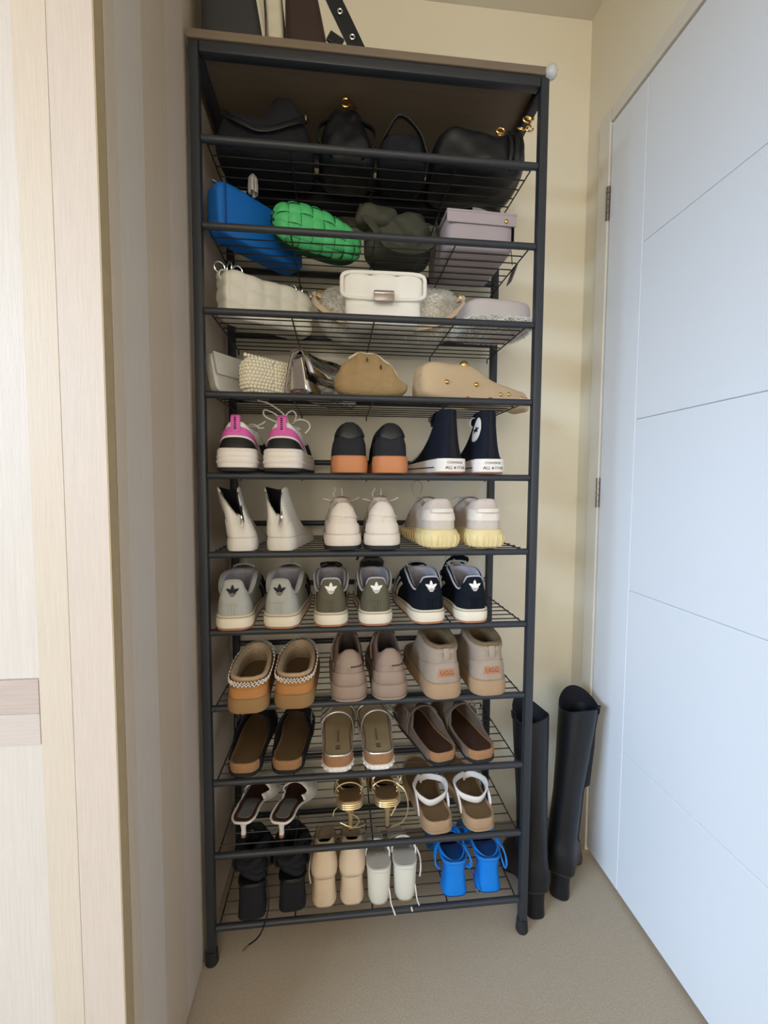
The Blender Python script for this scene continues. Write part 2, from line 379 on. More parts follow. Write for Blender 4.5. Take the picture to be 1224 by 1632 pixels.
# ------------------------------------------------------------------ shoe helpers
class Foot:
    """plan outline of a foot: heel at y=0, toe at y=L; side=+1 for a right shoe"""
    def __init__(s, L=0.245, wh=0.033, wb=0.042, side=1, point=0.0):
        s.L = L; q = 1 - point
        lat = [(0, 0), (.62 * wh, .010 * L), (.98 * wh, .085 * L), (1.0 * wh, .22 * L), (lerp(wh, wb, .45), .42 * L), (wb * .98, .60 * L), (wb * .97, .72 * L), (lerp(.45, .84, q) * wb, .86 * L), (lerp(.12, .46, q) * wb, .965 * L), (-.10 * wb, L)]
        med = [(0, 0), (.62 * wh, .010 * L), (.98 * wh, .085 * L), (.95 * wh, .22 * L), (lerp(wh, wb, .15) * .9, .42 * L), (wb * .92, .60 * L), (wb * 1.0, .72 * L), (lerp(.55, .90, q) * wb, .86 * L), (lerp(.22, .60, q) * wb, .96 * L), (.10 * wb, L)]
        s.r = lat if side > 0 else med; s.l = med if side > 0 else lat
        s.side = side
    def pt(s, th, off=0.0):
        th = th % (2 * PI)
        def raw(t):
            t = t % (2 * PI)
            if t <= PI: p = cr([(a, b, 0) for a, b in s.r], t / PI); return Vector((p.x, p.y, 0))
            p = cr([(-a, b, 0) for a, b in s.l], (2 * PI - t) / PI); return Vector((p.x, p.y, 0))
        p = raw(th)
        if off:
            d = raw(th + 0.06) - raw(th - 0.06)
            if d.length > 1e-9:
                n = Vector((d.y, -d.x, 0)).normalized(); p = p + n * off
        return p
def thetas(n): return [2 * PI * i / n for i in range(n)]
NT = 44
def slab(foot, levels, name, m, parent, dish=0.0, capbot=True):
    """levels: list of (offset, zfun(y)). Side walls through the levels, capped across with strips"""
    rings = []
    for off, zf in levels:
        r = []
        for th in thetas(NT):
            p = foot.pt(th, off); r.append(Vector((p.x, p.y, zf(p.y))))
        rings.append(r)
    g = G(); g.loft(rings, True, False, False)
    def cap(r, d):
        b = len(g.V); h = NT // 2
        for i in range(h + 1):
            a, c = r[i], r[(NT - i) % NT]; mm = (a + c) / 2 - Vector((0, 0, d)); g.V += [a, mm, c]
        for i in range(h):
            k = b + 3 * i; g.F += [[k, k + 3, k + 4, k + 1], [k + 1, k + 4, k + 5, k + 2]]
    cap(rings[-1], dish)
    if capbot: cap(rings[0], 0)
    bm = bmesh.new()
    o = g.build(name, m, parent, fix=False)
    bm.from_mesh(o.data); bmesh.ops.remove_doubles(bm, verts=bm.verts, dist=1e-5); bmesh.ops.dissolve_degenerate(bm, dist=1e-6, edges=bm.edges); bmesh.ops.recalc_face_normals(bm, faces=bm.faces); bm.to_mesh(o.data); bm.free()
    o.data.polygons.foreach_set('use_smooth', [True] * len(o.data.polygons)); o.data.set_sharp_from_angle(angle=math.radians(40))
    return o
def const(z): return lambda y: z

class Upper:
    """surface between the foot outline at zb and a collar loop given as a half curve heel->throat (x,y,z)"""
    def __init__(s, foot, zb, collar, pah=1.2, pzh=1.0, pat=1.25, pzt=1.5, off=0.0, skewmed=0.0, bulge=0.0):
        s.f = foot; s.zb = zb if callable(zb) else const(zb); s.c = collar; s.k = (pah, pzh, pat, pzt); s.off = off; s.bulge = bulge
    def collar(s, th):
        th = th % (2 * PI); u = th / PI if th <= PI else (2 * PI - th) / PI
        p = cr(s.c, u); return Vector((p.x if th <= PI else -p.x, p.y, p.z))
    def __call__(s, th, t):
        b = s.f.pt(th, s.off); c = s.collar(th); w = (1 - math.cos(th)) / 2
        pa = lerp(s.k[0], s.k[2], w); pz = lerp(s.k[1], s.k[3], w)
        t = max(t, 0.0)
        a = t ** pa; zt = 1 - (1 - min(t, 1)) ** pz
        zb = s.zb(b.y)
        p = Vector((lerp(b.x, c.x, a), lerp(b.y, c.y, a), lerp(zb, c.z, zt)))
        if s.bulge and w < 0.6:
            nb = s.f.pt(th, s.off + 0.001) - b
            if nb.length > 1e-9: p += nb.normalized() * s.bulge * math.sin(PI * min(t, 1)) * (1 - w)
        return p
    def normal(s, th, t):
        e = 0.02
        a = s(th + e, t) - s(th - e, t); b = s(th, min(t + e, 1)) - s(th, max(t - e, 0.0))
        n = a.cross(b)
        return n.normalized() if n.length > 1e-12 else Vector((0, -1, 0))
    def find(s, x, z, n=14):
        th, t = 0.0, 0.5
        for _ in range(n):
            lo, hi = 0.0, 1.0
            for _ in range(18):
                mid = (lo + hi) / 2
                if s(th, mid).z < z: lo = mid
                else: hi = mid
            t = (lo + hi) / 2
            lo, hi = -1.3, 1.3
            for _ in range(18):
                mid = (lo + hi) / 2
                if s(mid, t).x < x: lo = mid
                else: hi = mid
            th = (lo + hi) / 2
        return th, t
    def build(s, m, lin_m, ins_m, root, thick=0.005, floor_z=None, nt=12, t0=0.0, name='upper', lipz=0.0025):
        rings = [[s(th, lerp(t0, 1, i / nt)) for th in thetas(NT)] for i in range(nt + 1)]
        def inset(d, dz):
            out = []
            for th in thetas(NT):
                c = s.collar(th); dd = s.collar(th + 0.05) - s.collar(th - 0.05); n = Vector((dd.y, -dd.x, 0))
                n = n.normalized() if n.length > 1e-9 else Vector((0, 0, 0))
                out.append(c - n * d + Vector((0, 0, dz)))
            return out
        lip = [inset(thick * 0.3, lipz * 0.8), inset(thick * 0.7, lipz)]
        g = G().loft(rings + lip, True, False, False)
        up = g.build(name, m, root, ang=60)
        l0 = inset(thick * 0.7, lipz); l1 = inset(thick * 1.15, lipz * 0.3); l2 = inset(thick * 1.2, -0.006)
        fz = floor_z if floor_z is not None else s.zb(0.05) + 0.006
        deep = []
        for th, p in zip(thetas(NT), l2):
            b = s.f.pt(th, -0.006); w = (1 - math.cos(th)) / 2
            q = Vector((lerp(p.x, b.x, 0.6), lerp(p.y, min(b.y, max(p.y, b.y)), 0.35), fz))
            deep.append(q)
        mid = [a.lerp(b, 0.5) for a, b in zip(l2, deep)]
        G().loft([l0, l1, l2, mid, deep], True, False, False).build('lining', lin_m, root, ang=60)
        G().add(deep, [list(range(NT))]).build('insole', ins_m, root, smooth=False, fix=False)
        return up
def patch(S, name, m, root, th0, th1, t0f, t1f, off=0.0012, thick=0.0016, nth=18, nt=5):
    """raised overlay on an Upper; t0f,t1f give the lower and upper edge as functions of theta"""
    A = []; B = []
    for i in range(nth + 1):
        th = lerp(th0, th1, i / nth)
        for j in range(nt + 1):
            t = lerp(t0f(th), t1f(th), j / nt)
            n = S.normal(th, t); p = S(th, t)
            e = 0.0 if (i in (0, nth) or j in (0, nt)) else 1.0
            A.append(p + n * (off - thick)); B.append(p + n * (off + thick * (0.35 + 0.65 * e) * 0.5))
    n1 = nt + 1; F = []; o = len(A)
    for i in range(nth):
        for j in range(nt):
            a = i * n1 + j
            F.append([o + a, o + a + n1, o + a + n1 + 1, o + a + 1])
    edge = [i * n1 for i in range(nth + 1)] + [nth * n1 + j for j in range(1, n1)] + [i * n1 + nt for i in range(nth - 1, -1, -1)] + [j for j in range(nt - 1, 0, -1)]
    for k in range(len(edge)):
        a, b = edge[k], edge[(k + 1) % len(edge)]; F.append([a, b, o + b, o + a])
    return link_mesh(name, A + B, F, m, root, True, 50)
def decal(S, name, m, root, polys, cx, cz, off=0.0022):
    """flat print: polygons in (u,v) metres about (cx,cz) laid on the heel surface"""
    V = []; F = []
    for poly in polys:
        b = len(V)
        for u, v in poly:
            th, t = S.find(cx + u, cz + v, 5); V.append(S(th, t) + S.normal(th, t) * off)
        F.append(list(range(b, len(V))))
    return link_mesh(name, V, F, m, root, False, fix=False)
_fontcache = {}
def text_polys(txt, size):
    if (txt, size) in _fontcache: return _fontcache[(txt, size)]
    cu = bpy.data.curves.new('txt', 'FONT'); cu.body = txt; cu.size = size; cu.align_x = 'CENTER'; cu.align_y = 'CENTER'; cu.resolution_u = 2
    o = bpy.data.objects.new('txt', cu); COL.objects.link(o)
    dg = bpy.context.evaluated_depsgraph_get()
    me = bpy.data.meshes.new_from_object(o.evaluated_get(dg))
    polys = [[(me.vertices[i].co.x, me.vertices[i].co.y) for i in p.vertices] for p in me.polygons]
    bpy.data.objects.remove(o); bpy.data.curves.remove(cu); bpy.data.meshes.remove(me)
    _fontcache[(txt, size)] = polys
    return polys
def star_polys(r, cx=0, cy=0):
    pts = [(cx + (r if k % 2 == 0 else r * .42) * math.sin(PI * k / 5), cy + (r if k % 2 == 0 else r * .42) * math.cos(PI * k / 5)) for k in range(10)]
    return [[(cx, cy), pts[k], pts[(k + 1) % 10]] for k in range(10)]
def trefoil_polys(R):
    """three pointed leaves over three bars"""
    P = []
    def leaf(ang, ln, w):
        pts = []
        for k in range(9):
            u = k / 8; ww = w * math.sin(PI * u ** 0.8) ** 0.8
            pts.append((ww, ln * u))
        pts = pts + [(-a, b) for a, b in pts[-2:0:-1]]
        return [(a * math.cos(ang) + b * math.sin(ang), -a * math.sin(ang) + b * math.cos(ang)) for a, b in pts]
    cut = -0.10 * R
    for ang, ln, w in ((0, 1.1, .26), (1.02, 1.05, .24), (-1.02, 1.05, .24)):
        P.append([(a * R, b * R - 0.05 * R) for a, b in leaf(ang, ln, w)])
    for k, hw in enumerate((.62, .48, .30)):
        y1 = -.10 - .20 * k; y0 = y1 - .11
        P.append([(-hw * R, y1 * R), (-hw * .86 * R, y0 * R), (hw * .86 * R, y0 * R), (hw * R, y1 * R)])
    return P
def laces(S, root, m, y0, y1, n, hw, zf, r=0.0018):
    g = G()
    for k in range(n):
        y = lerp(y0, y1, k / max(n - 1, 1)); z = zf(y)
        g.tube([(-hw, y + .004, z - .004), (-hw * .5, y, z + .002), (hw * .5, y - .002, z + .002), (hw, y - .004, z - .004)], r, 6)
    g.build('laces', m, root)
def tongue(root, m, y0, z0, y1, z1, w0, w1, th=0.005, name='tongue'):
    path = curve([(0, y0, z0), (0, (y0 + y1) / 2 + .004, (z0 + z1) / 2 + .002), (0, y1, z1)], 8)
    rings = []
    for i, p in enumerate(path):
        u = i / 7; w = lerp(w0, w1, u) / 2 * (1 if i < 7 else 0.8); t = th * (1 if i < 7 else .5)
        ring = []
        for k in range(16):
            a = 2 * PI * k / 16; x = w * math.copysign(abs(math.cos(a)) ** .6, math.cos(a)); q = t / 2 * math.sin(a)
            ring.append(p + Vector((x, q + 0.10 * (x / w) ** 2 * w * -0.8, -0.25 * x * x / w)))
        rings.append(ring)
    return G().loft(rings).build(name, m, root, ang=60)
def sole(foot, root, h, htoe, m, m2=None, flare=0.004, spring=0.008, out=0.004, name='midsole'):
    L = foot.L
    sp = lambda y: spring * sst(.72 * L, L, y)
    top = lambda y: lerp(h, htoe, sst(.15 * L, .75 * L, y)) + sp(y)
    if m2:
        slab(foot, [(flare - .002, lambda y: 0.0006 + sp(y)), (flare, lambda y: .002 + sp(y)), (flare, lambda y: out + sp(y))], 'outsole', m2, root)
        lo = out + .0003
    else: lo = 0.0006
    slab(foot, [(flare - .0015, lambda y: lo + sp(y)), (flare, lambda y: lo + .003 + sp(y)), (flare + .0005, lambda y: lerp(lo + sp(y), top(y), .55)), (flare - .001, lambda y: top(y) - .002), (flare - .004, top)], name, m, root)
    return lambda y: top(y) - .001
SH = lambda i: ZS[i] + 0.0076

LOWCOL = lambda z, w=.026, y1=.125, dip=.020: [(0, .010, z), (.45 * w, .012, z - .002), (.95 * w, .030, z - dip * .75), (1.08 * w, .062, z - dip), (1.0 * w, .095, z - dip * .55), (.62 * w, y1 - .008, z + .000), (0, y1, z + .003)]

# ------------------------------------------------------------------ shelf five: white and pink trainers
def pink_trainer(x, side, label, rz, loops):
    root = thing('chunky_trainer', label, 'shoe', (x, -.012, SH(4)), rz, 'white trainers with pink heels')
    f = Foot(.245, .033, .043, side)
    zb = sole(f, root, .046, .034, white_f, black_r, .0058, .010, .008)
    # rounded ridges on the thick heel
    for zc in (.020, .030, .040):
        g = G(); g.tube([f.pt(th, .0048 - .10 * (zc - .020)) + Vector((0, 0, zc + .006 * (1 - math.cos(th)) * -.5)) for th in [lerp(-1.75, 1.75, k / 24) for k in range(25)]], .0038, 6); g.build('sole_ridge', white_f, root)
    # dark arch at the heel bottom
    col = [(0, .016, .096), (.014, .018, .095), (.026, .036, .083), (.030, .066, .073), (.027, .098, .084), (.016, .122, .096), (0, .128, .099)]
    S = Upper(f, zb, col, 1.0, 1.0, off=.0)
    S.build(white_l, white_l, white_f, root, .006)
    one = lambda th: 1.0
    arch = lambda th: .42 - .34 * (th / 1.15) ** 2
    patch(S, 'heel_counter', black_l, root, -1.15, 1.15, lambda th: .02, lambda th: max(arch(th), .03), .0012)
    patch(S, 'heel_band', pink_m, root, -1.25, 1.25, lambda th: max(arch(th) + .07, .06), lambda th: max(arch(th) + .42, .40), .0020, .0022)
    patch(S, 'counter_piping', white_l, root, -1.2, 1.2, lambda th: max(arch(th), .03), lambda th: max(arch(th) + .065, .07), .0024, .0020, 18, 2)
    patch(S, 'side_panel', black_f, root, 1.5, 2.1, lambda th: .1, lambda th: .55, .0012); patch(S, 'side_panel', black_f, root, -2.1, -1.5, lambda th: .1, lambda th: .55, .0012)
    # pull tab
    g = G(); g.ribbon([(0, .008, .078), (0, .006, .092), (0, .008, .106), (0, .014, .110), (0, .019, .104), (0, .02, .092)], (1, 0, 0), .017, .0025); tb = g.build('pull_tab', pink_m, root)
    g = G()
    for k in range(6): g.box((0, .0052, .084 + .004 * k), (.0045, .001, .0022))
    g.build('tab_stitching', black_f, tb, smooth=False)
    tongue(root, white_l, .165, .074, .108, .108, .05, .046)
    laces(S, root, white_f, .122, .172, 4, .022, lambda y: lerp(.100, .074, (y - .122) / .05))
    if loops:
        g = G()
        g.tube(curve([(0, .118, .104), (-.012, .10, .128), (-.038, .085, .146), (-.062, .08, .152)], 10), .0017, 6)
        g.tube(curve([(0, .118, .104), (-.02, .10, .108), (-.048, .09, .120), (-.050, .09, .134), (-.03, .1, .128), (0, .118, .106)], 14), .0017, 6)
        g.tube(curve([(0, .118, .104), (-.006, .10, .124), (.008, .095, .134), (.016, .10, .124), (.006, .115, .106)], 12), .0017, 6)
        g.tube(curve([(0, .118, .104), (.02, .10, .116), (.040, .095, .112), (.046, .09, .098), (.036, .09, .086)], 12), .0017, 6)
        g.build('lace_bow', white_f, root)
    else:
        g = G(); g.tube(curve([(0, .118, .104), (.02, .105, .100), (.036, .095, .104), (.046, .09, .110)], 10), .0017, 6); g.tube(curve([(0, .118, .104), (.02, .10, .104), (.032, .095, .096), (.042, .09, .096)], 10), .0017, 6); g.build('lace_bow', white_f, root)
pink_trainer(-.271, -1, 'white chunky trainer with pink heel band, nearest the wardrobe', 0.02, False)
pink_trainer(-.183, 1, 'white chunky trainer with pink heel and laces looped high above it', -.04, True)

# black suede trainers with gum soles
def gum_trainer(x, side, label, rz):
    root = thing('gum_sole_trainer', label, 'shoe', (x, -.011, SH(4)), rz, 'black trainers on gum soles')
    f = Foot(.240, .0335, .0365, side)
    zb = sole(f, root, .035, .024, gum, None, .0035, .008)
    S = Upper(f, zb, LOWCOL(.099, .027, .125, .020), 2.6, 1.0)
    S.build(char_s, black_f, black_f, root, .007)
    patch(S, 'heel_tab', black_l, root, -.85, .85, lambda th: .50 + .2 * abs(th), lambda th: .97, .0018, .0026)
    patch(S, 'side_panel', char_s, root, .9, 1.9, lambda th: .02, lambda th: .5, .0015); patch(S, 'side_panel', char_s, root, -1.9, -.9, lambda th: .02, lambda th: .5, .0015)
    tongue(root, black_f, .16, .07, .112, .104, .05, .046)
    laces(S, root, black_f, .122, .17, 4, .022, lambda y: lerp(.098, .072, (y - .122) / .05))
gum_trainer(-.050, -1, 'black suede trainer on thick gum sole, left one of its pair', .01)
gum_trainer(.032, 1, 'black suede trainer on thick gum sole, right one of its pair', -.02)

# canvas high tops
def high_top(x, side, label, rz, badge):
    root = thing('high_top_trainer', label, 'shoe', (x, -.009, SH(4)), rz, 'black canvas high tops')
    f = Foot(.240, .030, .038, side)
    zb = sole(f, root, .031, .024, white_f, gum_red, .003, .006, .003)
    for a, b in ((-2.6, -.75), (.75, 2.6)):
        g = G(); g.tube([f.pt(th, .0036) + Vector((0, 0, .013)) for th in [lerp(a, b, k / 14) for k in range(15)]], .0012, 6); g.build('sole_stripe', black_f, root)
    class Flat:
        def __call__(s, th, t): return f.pt(th, .0036) + Vector((0, 0, .002 + t * .030))
        def normal(s, th, t): n = f.pt(th, .004) - f.pt(th, .003); return n.normalized() if n.length > 1e-9 else Vector((0, -1, 0))
    F_ = Flat(); F_.find = lambda x_, z_, n=0: Upper.find(F_, x_, z_, 4)
    patch(F_, 'heel_plate', white_f, root, -.62, .62, lambda th: .08, lambda th: .95, .0010, .0014, 12, 3)
    P = [[(u, v + .0065) for u, v in p] for p in text_polys('CONVERSE', .0066)]
    P += [[(u - .0125, v - .0038) for u, v in p] for p in text_polys('ALL', .0085)] + [[(u + .0135, v - .0038) for u, v in p] for p in text_polys('STAR', .0078)] + star_polys(.0032, 0, -.0038)
    decal(F_, 'heel_lettering', ink, root, P, 0, .0155, .0024)
    col = [(0, .012, .130), (.009, .014, .130), (.0165, .025, .130), (.0180, .040, .129), (.016, .055, .128), (.009, .068, .128), (0, .072, .128)]
    S = Upper(f, zb, col, .52, 1.0, .46, .80)
    S.build(navy_c, black_f, black_f, root, .003, nt=16)
    patch(S, 'heel_strip', black_f, root, -.16, .16, lambda th: .02, lambda th: .99, .0012, .0014, 4, 12)
    patch(S, 'toe_cap', white_f, root, PI - .75, PI + .75, lambda th: .02, lambda th: .30, .0016, .002, 12, 4)
    if badge:
        b = patch(S, 'ankle_badge', white_l, root, -1.55, -.80, lambda th: .66 - .24 * math.sqrt(max(0, 1 - ((th + 1.175) / .376) ** 2)), lambda th: .66 + .24 * math.sqrt(max(0, 1 - ((th + 1.175) / .376) ** 2)), .0014, .0012, 14, 4)
        b['label'] = 'round white ankle badge with a dark star'
        V = []; F = []
        for poly in star_polys(.008):
            k = len(V)
            for u, v in poly:
                th, t = -1.175 + u / .024, .66 + v / .1; V.append(S(th, t) + S.normal(th, t) * .0030)
            F.append([k, k + 1, k + 2])
        link_mesh('badge_star', V, F, navy_c, b, False, fix=False)
    tongue(root, navy_c, .092, .108, .071, .136, .026, .030, .003)
    g = G()
    for k in range(7):
        t = lerp(.95, .42, k / 6); dw = lerp(.50, .34, k / 6)
        g.tube([S(PI + dw * q, t) + S.normal(PI + dw * q, t) * .0016 for q in (-1, -.5, 0, .5, 1)], .0015, 6)
    g.tube(curve([(0, .078, .122), (-.014, .074, .124), (-.024, .066, .114), (-.022, .062, .102), (-.013, .068, .106)], 12), .0016, 6)
    g.build('laces', white_f if badge else black_f, root)
high_top(.161, -1, 'black canvas high top with toe turned left, left one of its pair', .20, False)
high_top(.241, 1, 'black canvas high top showing a round white ankle badge', .06, True)

# ------------------------------------------------------------------ shelf six
def zip_boot(x, side, label, rz, tilt):
    root = thing('zip_ankle_boot', label, 'shoe', (x, -.008, SH(5)), rz, 'pale ankle boots zipped at heel')
    f = Foot(.240, .0285, .037, side, .45)
    zb = sole(f, root, .028, .018, zip_l, None, .0015, .010)
    # shaft split open down the back by the zip; collar leans away to the left
    lean = -.016 * tilt
    col = [(.004, .016, .066), (.012, .008, .094), (.018, .018, .118), (.022, .038, .124), (.020, .062, .122), (.012, .080, .119), (0, .086, .118)]
    S = Upper(f, zb, col, 1.1, 1.0, .42, .75)
    base = S.collar
    def coll(th):
        p = base(th); k = max(0, (p.z - .06) / .06); return Vector((p.x + lean * k, p.y, p.z))
    S.collar = coll
    S.build(zip_l, lining_d, lining_d, root, .003, nt=14)
    g = G()
    for sgn in (1, -1):
        pth = [S(sgn * lerp(.05, .95, k / 12), 1.0) + Vector((0, -.001, .001)) for k in range(13)]
        g.tube(pth, .0020, 6)
    g.build('zip_teeth', silver, root)
    sl = G().box(tuple(S(0, .98) + Vector((0, -.004, 0))), (.008, .005, .010), .0012).build('zip_slider', silver, root)
    G().ribbon([S(0, .96) + Vector((0, -.0065, -.002)), S(0, .80) + Vector((0, -.007, 0)), S(0, .55) + Vector((0, -.006, 0))], (1, 0, 0), .0055, .0014).build('zip_pull', silver, sl)
    patch(S, 'heel_seam', zip_l, root, -.9, .9, lambda th: .03, lambda th: .42, .0010, .0014)
zip_boot(-.262, -1, 'pale leather ankle boot gaping open along its back zip, nearest the wardrobe', .10, 1.6)
zip_boot(-.190, 1, 'pale leather ankle boot with silver zip pull hanging at its heel', -.13, .9)

def retro_runner(name, x, zi, y, side, label, group, rz, mu, ml, msole, mout, h, lacem, toplace, wavy=False, wh=.032):
    root = thing(name, label, 'shoe', (x, y, SH(zi)), rz, group)
    f = Foot(.242, wh, .036, side)
    zb = sole(f, root, .033, .026, msole, mout, .006, .010, .009 if wavy else .006)
    col = [(0, .018, h), (.012, .020, h - .002), (.023, .036, h - .014), (.027, .064, h - .020), (.025, .098, h - .008), (.015, .124, h + .004), (0, .130, h + .007)]
    S = Upper(f, zb, col, 1.25, .95, bulge=.003)
    S.build(mu, ml, ml, root, .0065)
    patch(S, 'heel_counter', mu, root, -1.0, 1.0, lambda th: .02, lambda th: .40 - .10 * th * th, .0016, .0026)
    patch(S, 'heel_panel', mu, root, -.75, .75, lambda th: .58 + .05 * abs(th), lambda th: .97 - .05 * abs(th), .0016, .0024)
    patch(S, 'back_seam', mu, root, -.045, .045, lambda th: .42, lambda th: .58, .0014, .0018, 3, 4)
    g = G(); pth = [S(th, .58) + S.normal(th, .58) * .0022 for th in [lerp(.05, 1.0, k / 8) for k in range(9)]]; g.tube(pth, .0016, 6); g.build('piping', ml, root)
    for s_ in (-1, 1): patch(S, 'side_overlay', mu, root, min(s_ * 1.2, s_ * 2.2), max(s_ * 1.2, s_ * 2.2), lambda th: .05, lambda th: .5, .0014, .0022)
    # sculpted waves round the heel of the sole
    for k in range(0):
        th = lerp(-1.9, 1.9, k / 8); p = f.pt(th, .0028); G().sphere((p.x, p.y, .013), .0085, 8, 6, (1, 1, 1.0)).build('sole_lug', mout if wavy else msole, root)
    tongue(root, mu, .17, .074, .112, h + .012, .05, .048)
    laces(S, root, lacem, .128, .175, 4, .022, lambda y: lerp(h + .006, .076, (y - .128) / .05))
    g = G()
    for pts in toplace: g.tube(curve(pts, 10), .0013, 6)
    g.build('lace_bow', lacem, root)
    return root, S, f
tl = lambda q: [[(-.012, .12, .098), (-.018, .115, .112), (-.012, .115, .120 + q), (-.016, .11, .126)], [(0, .12, .10), (.002, .115, .114), (0, .115, .124)], [(.02, .12, .095), (.03, .11, .098), (.04, .105, .104)], [(-.02, .12, .095), (-.03, .11, .098), (-.04, .108, .10)]]
retro_runner('cream_trainer', -.063, 5, -.008, -1, 'cream leather trainer with seamed heel, left of the middle pair', 'cream trainers on dark soles', .03, cream_l, cream_l, cream_l, black_r, .094, white_f, tl(0), True)
retro_runner('cream_trainer', .016, 5, -.008, 1, 'cream leather trainer with seamed heel, right of the middle pair', 'cream trainers on dark soles', -.05, cream_l, cream_l, cream_l, black_r, .096, white_f, tl(.002), True)

def yellow_sole(x, side, label, rz, loop):
    root = thing('knit_trainer', label, 'shoe', (x, -.008, SH(5)), rz, 'cream knit trainers on yellow soles')
    f = Foot(.245, .033, .037, side)
    L = f.L
    zt = lambda y: lerp(.042, .030, sst(.2 * L, .8 * L, y)); sp = lambda y: .008 * sst(.72 * L, L, y)
    so = slab(f, [(-.004, lambda y: .0006 + sp(y)), (.006, lambda y: .006 + sp(y)), (.0105, lambda y: .018 + sp(y)), (.0095, lambda y: .030 * zt(y) / .042 + sp(y)), (.004, lambda y: zt(y) - .002 + sp(y)), (-.002, lambda y: zt(y) + sp(y))], 'sole', yellow_s, root)
    so['label'] = 'thick ribbed yellow rubber sole'
    for k in range(32):
        th = lerp(-2.2, 2.2, k / 31)
        G().tube([f.pt(th, o_) + Vector((0, 0, z_)) for o_, z_ in ((.004, .005), (.0085, .012), (.0105, .020), (.0085, .030))], .0017, 5).build('rib', yellow_s, so)
    col = [(0, .010, .102), (.016, .012, .101), (.027, .030, .096), (.029, .060, .084), (.026, .095, .090), (.015, .118, .098), (0, .122, .100)]
    S = Upper(f, lambda y: zt(y) - .002 + sp(y), col, 1.35, 1.0, bulge=.002)
    S.build(knit, knit, lining_g, root, .007)
    patch(S, 'heel_patch', cream_l, root, -1.0, .85, lambda th: .30, lambda th: .62 - .06 * th, .0012, .0020)
    # wide pull loop standing proud of the heel
    g = G(); g.ribbon(curve([S(-.52, .60), S(-.42, .64) + Vector((0, -.006, 0)), S(0, .65) + Vector((0, -.009, 0)), S(.42, .64) + Vector((0, -.006, 0)), S(.55, .60)], 14), (0, 0, 1), .009, .004); g.build('pull_loop', cream_l, root)
    patch(S, 'loop_stem', cream_l, root, -.25, .25, lambda th: .35, lambda th: .6, .0016, .0022, 6, 4)
    tongue(root, knit, .165, .074, .112, .106, .05, .046)
    laces(S, root, grey_s, .124, .17, 4, .022, lambda y: lerp(.104, .076, (y - .124) / .05))
    g = G()
    if loop: g.tube(curve([(-.02, .12, .10), (-.034, .115, .115), (-.036, .115, .135), (-.022, .115, .142), (-.012, .115, .130), (-.016, .12, .106)], 16), .0012, 6)
    else: g.tube(curve([(-.01, .12, .10), (-.03, .11, .106), (-.05, .105, .100)], 10), .0012, 6)
    g.build('lace_loop', grey_s, root)
yellow_sole(.140, -1, 'cream knit trainer on yellow sole with thin lace loop standing up', .08, True)
yellow_sole(.237, 1, 'cream knit trainer on yellow sole, closest to the right posts', .04, False)

# ------------------------------------------------------------------ shelf seven: suede court shoes with trefoil heels
def trefoil_shoe(name, x, zi, y, side, label, group, rz, mu, mtab, mlogo, ml, msole, lacem, wide=1.0, bow=0):
    root = thing(name, label, 'shoe', (x, y, SH(zi)), rz, group)
    f = Foot(.245, .0335 * wide, .0372, side)
    zb = sole(f, root, .030, .024, msole, gum_red, .0035, .007, .0045)
    g = G(); g.tube([f.pt(th, .0040) + Vector((0, 0, .0265 - .004 * (1 - math.cos(th)) / 2)) for th in thetas(60)], .0009, 5, True); g.build('sole_stitching', taupe_sole, root)
    h = .097; w = .0300
    col = [(0, .008, h), (.38 * w, .009, h - .001), (.56 * w, .011, h - .006), (.72 * w, .018, h - .024), (.94 * w, .027, h - .030), (1.14 * w, .042, h - .019), (1.20 * w, .062, h - .005), (1.12 * w, .088, h + .001), (.80 * w, .116, h), (0, .134, h - .002)]
    S = Upper(f, zb, col, 2.3, 1.0)
    S.build(mu, ml, ml, root, .0075, lipz=.003)
    G().tube([S.collar(th) + Vector((0, 0, .0012)) for th in thetas(64)], .0021, 6, True).build('collar_edge', ml if mu is not grey_s else mu, root)
    patch(S, 'heel_tab', mtab, root, -.50, .50, lambda th: .36 + .10 * sst(.25, .5, abs(th)), lambda th: .985, .0012, .0022, 18, 6)
    for dx in (-.055, 0, .055): patch(S, 'heel_seam', mu, root, dx * 1.6 - .03, dx * 1.6 + .03, lambda th: .04, lambda th: .34, .0010, .0014, 3, 4)
    d = decal(S, 'trefoil_emblem', mlogo, root, trefoil_polys(.0135), 0, .076, .0030); d['label'] = 'three leaf heel emblem'
    for s_ in (-1, 1):
        for k in range(3):
            c = 1.75 + .30 * k
            patch(S, 'side_stripe', mlogo, root, min(s_ * c, s_ * (c + .14)), max(s_ * c, s_ * (c + .14)), lambda th: .06, lambda th: .62, .0012, .0016, 3, 6)
    tongue(root, mu, .175, .070, .112, .110 if not bow else .126, .056, .056, .007)
    laces(S, root, lacem, .125, .18, 5, .024, lambda y: lerp(.108, .072, (y - .125) / .055), .0024)
    g = G()
    if mu is grey_s: g.tube(curve([(0, .135, .102), (.004, .12, .116), (.006, .115, .134)], 10), .0018, 6)
    else:
        g.tube(curve([(0, .135, .104), (-.014, .12, .110), (-.024, .112, .110), (-.020, .112, .102), (-.006, .13, .103)], 12), .0020, 6)
        g.tube(curve([(0, .135, .104), (.012, .12, .110), (.020, .115, .108), (.016, .12, .101), (.006, .13, .103)], 12), .0020, 6)
    if bow: g.tube(curve([(0, .135, .106), (-.02, .11, .128), (-.030, .10, .132), (-.036, .095, .120)], 12), .0026, 6)
    g.build('lace_bow', lacem, root)
    return root
gA = 'grey suede court shoes'; gB = 'olive suede court shoes'; gC = 'black suede court shoes'
trefoil_shoe('grey_court_shoe', -.279, 6, -.016, -1, 'grey suede court shoe with dark trefoil heel, nearest the wardrobe', gA, .02, grey_s, grey_s, char_s, lining_g, offwhite, grey_s)
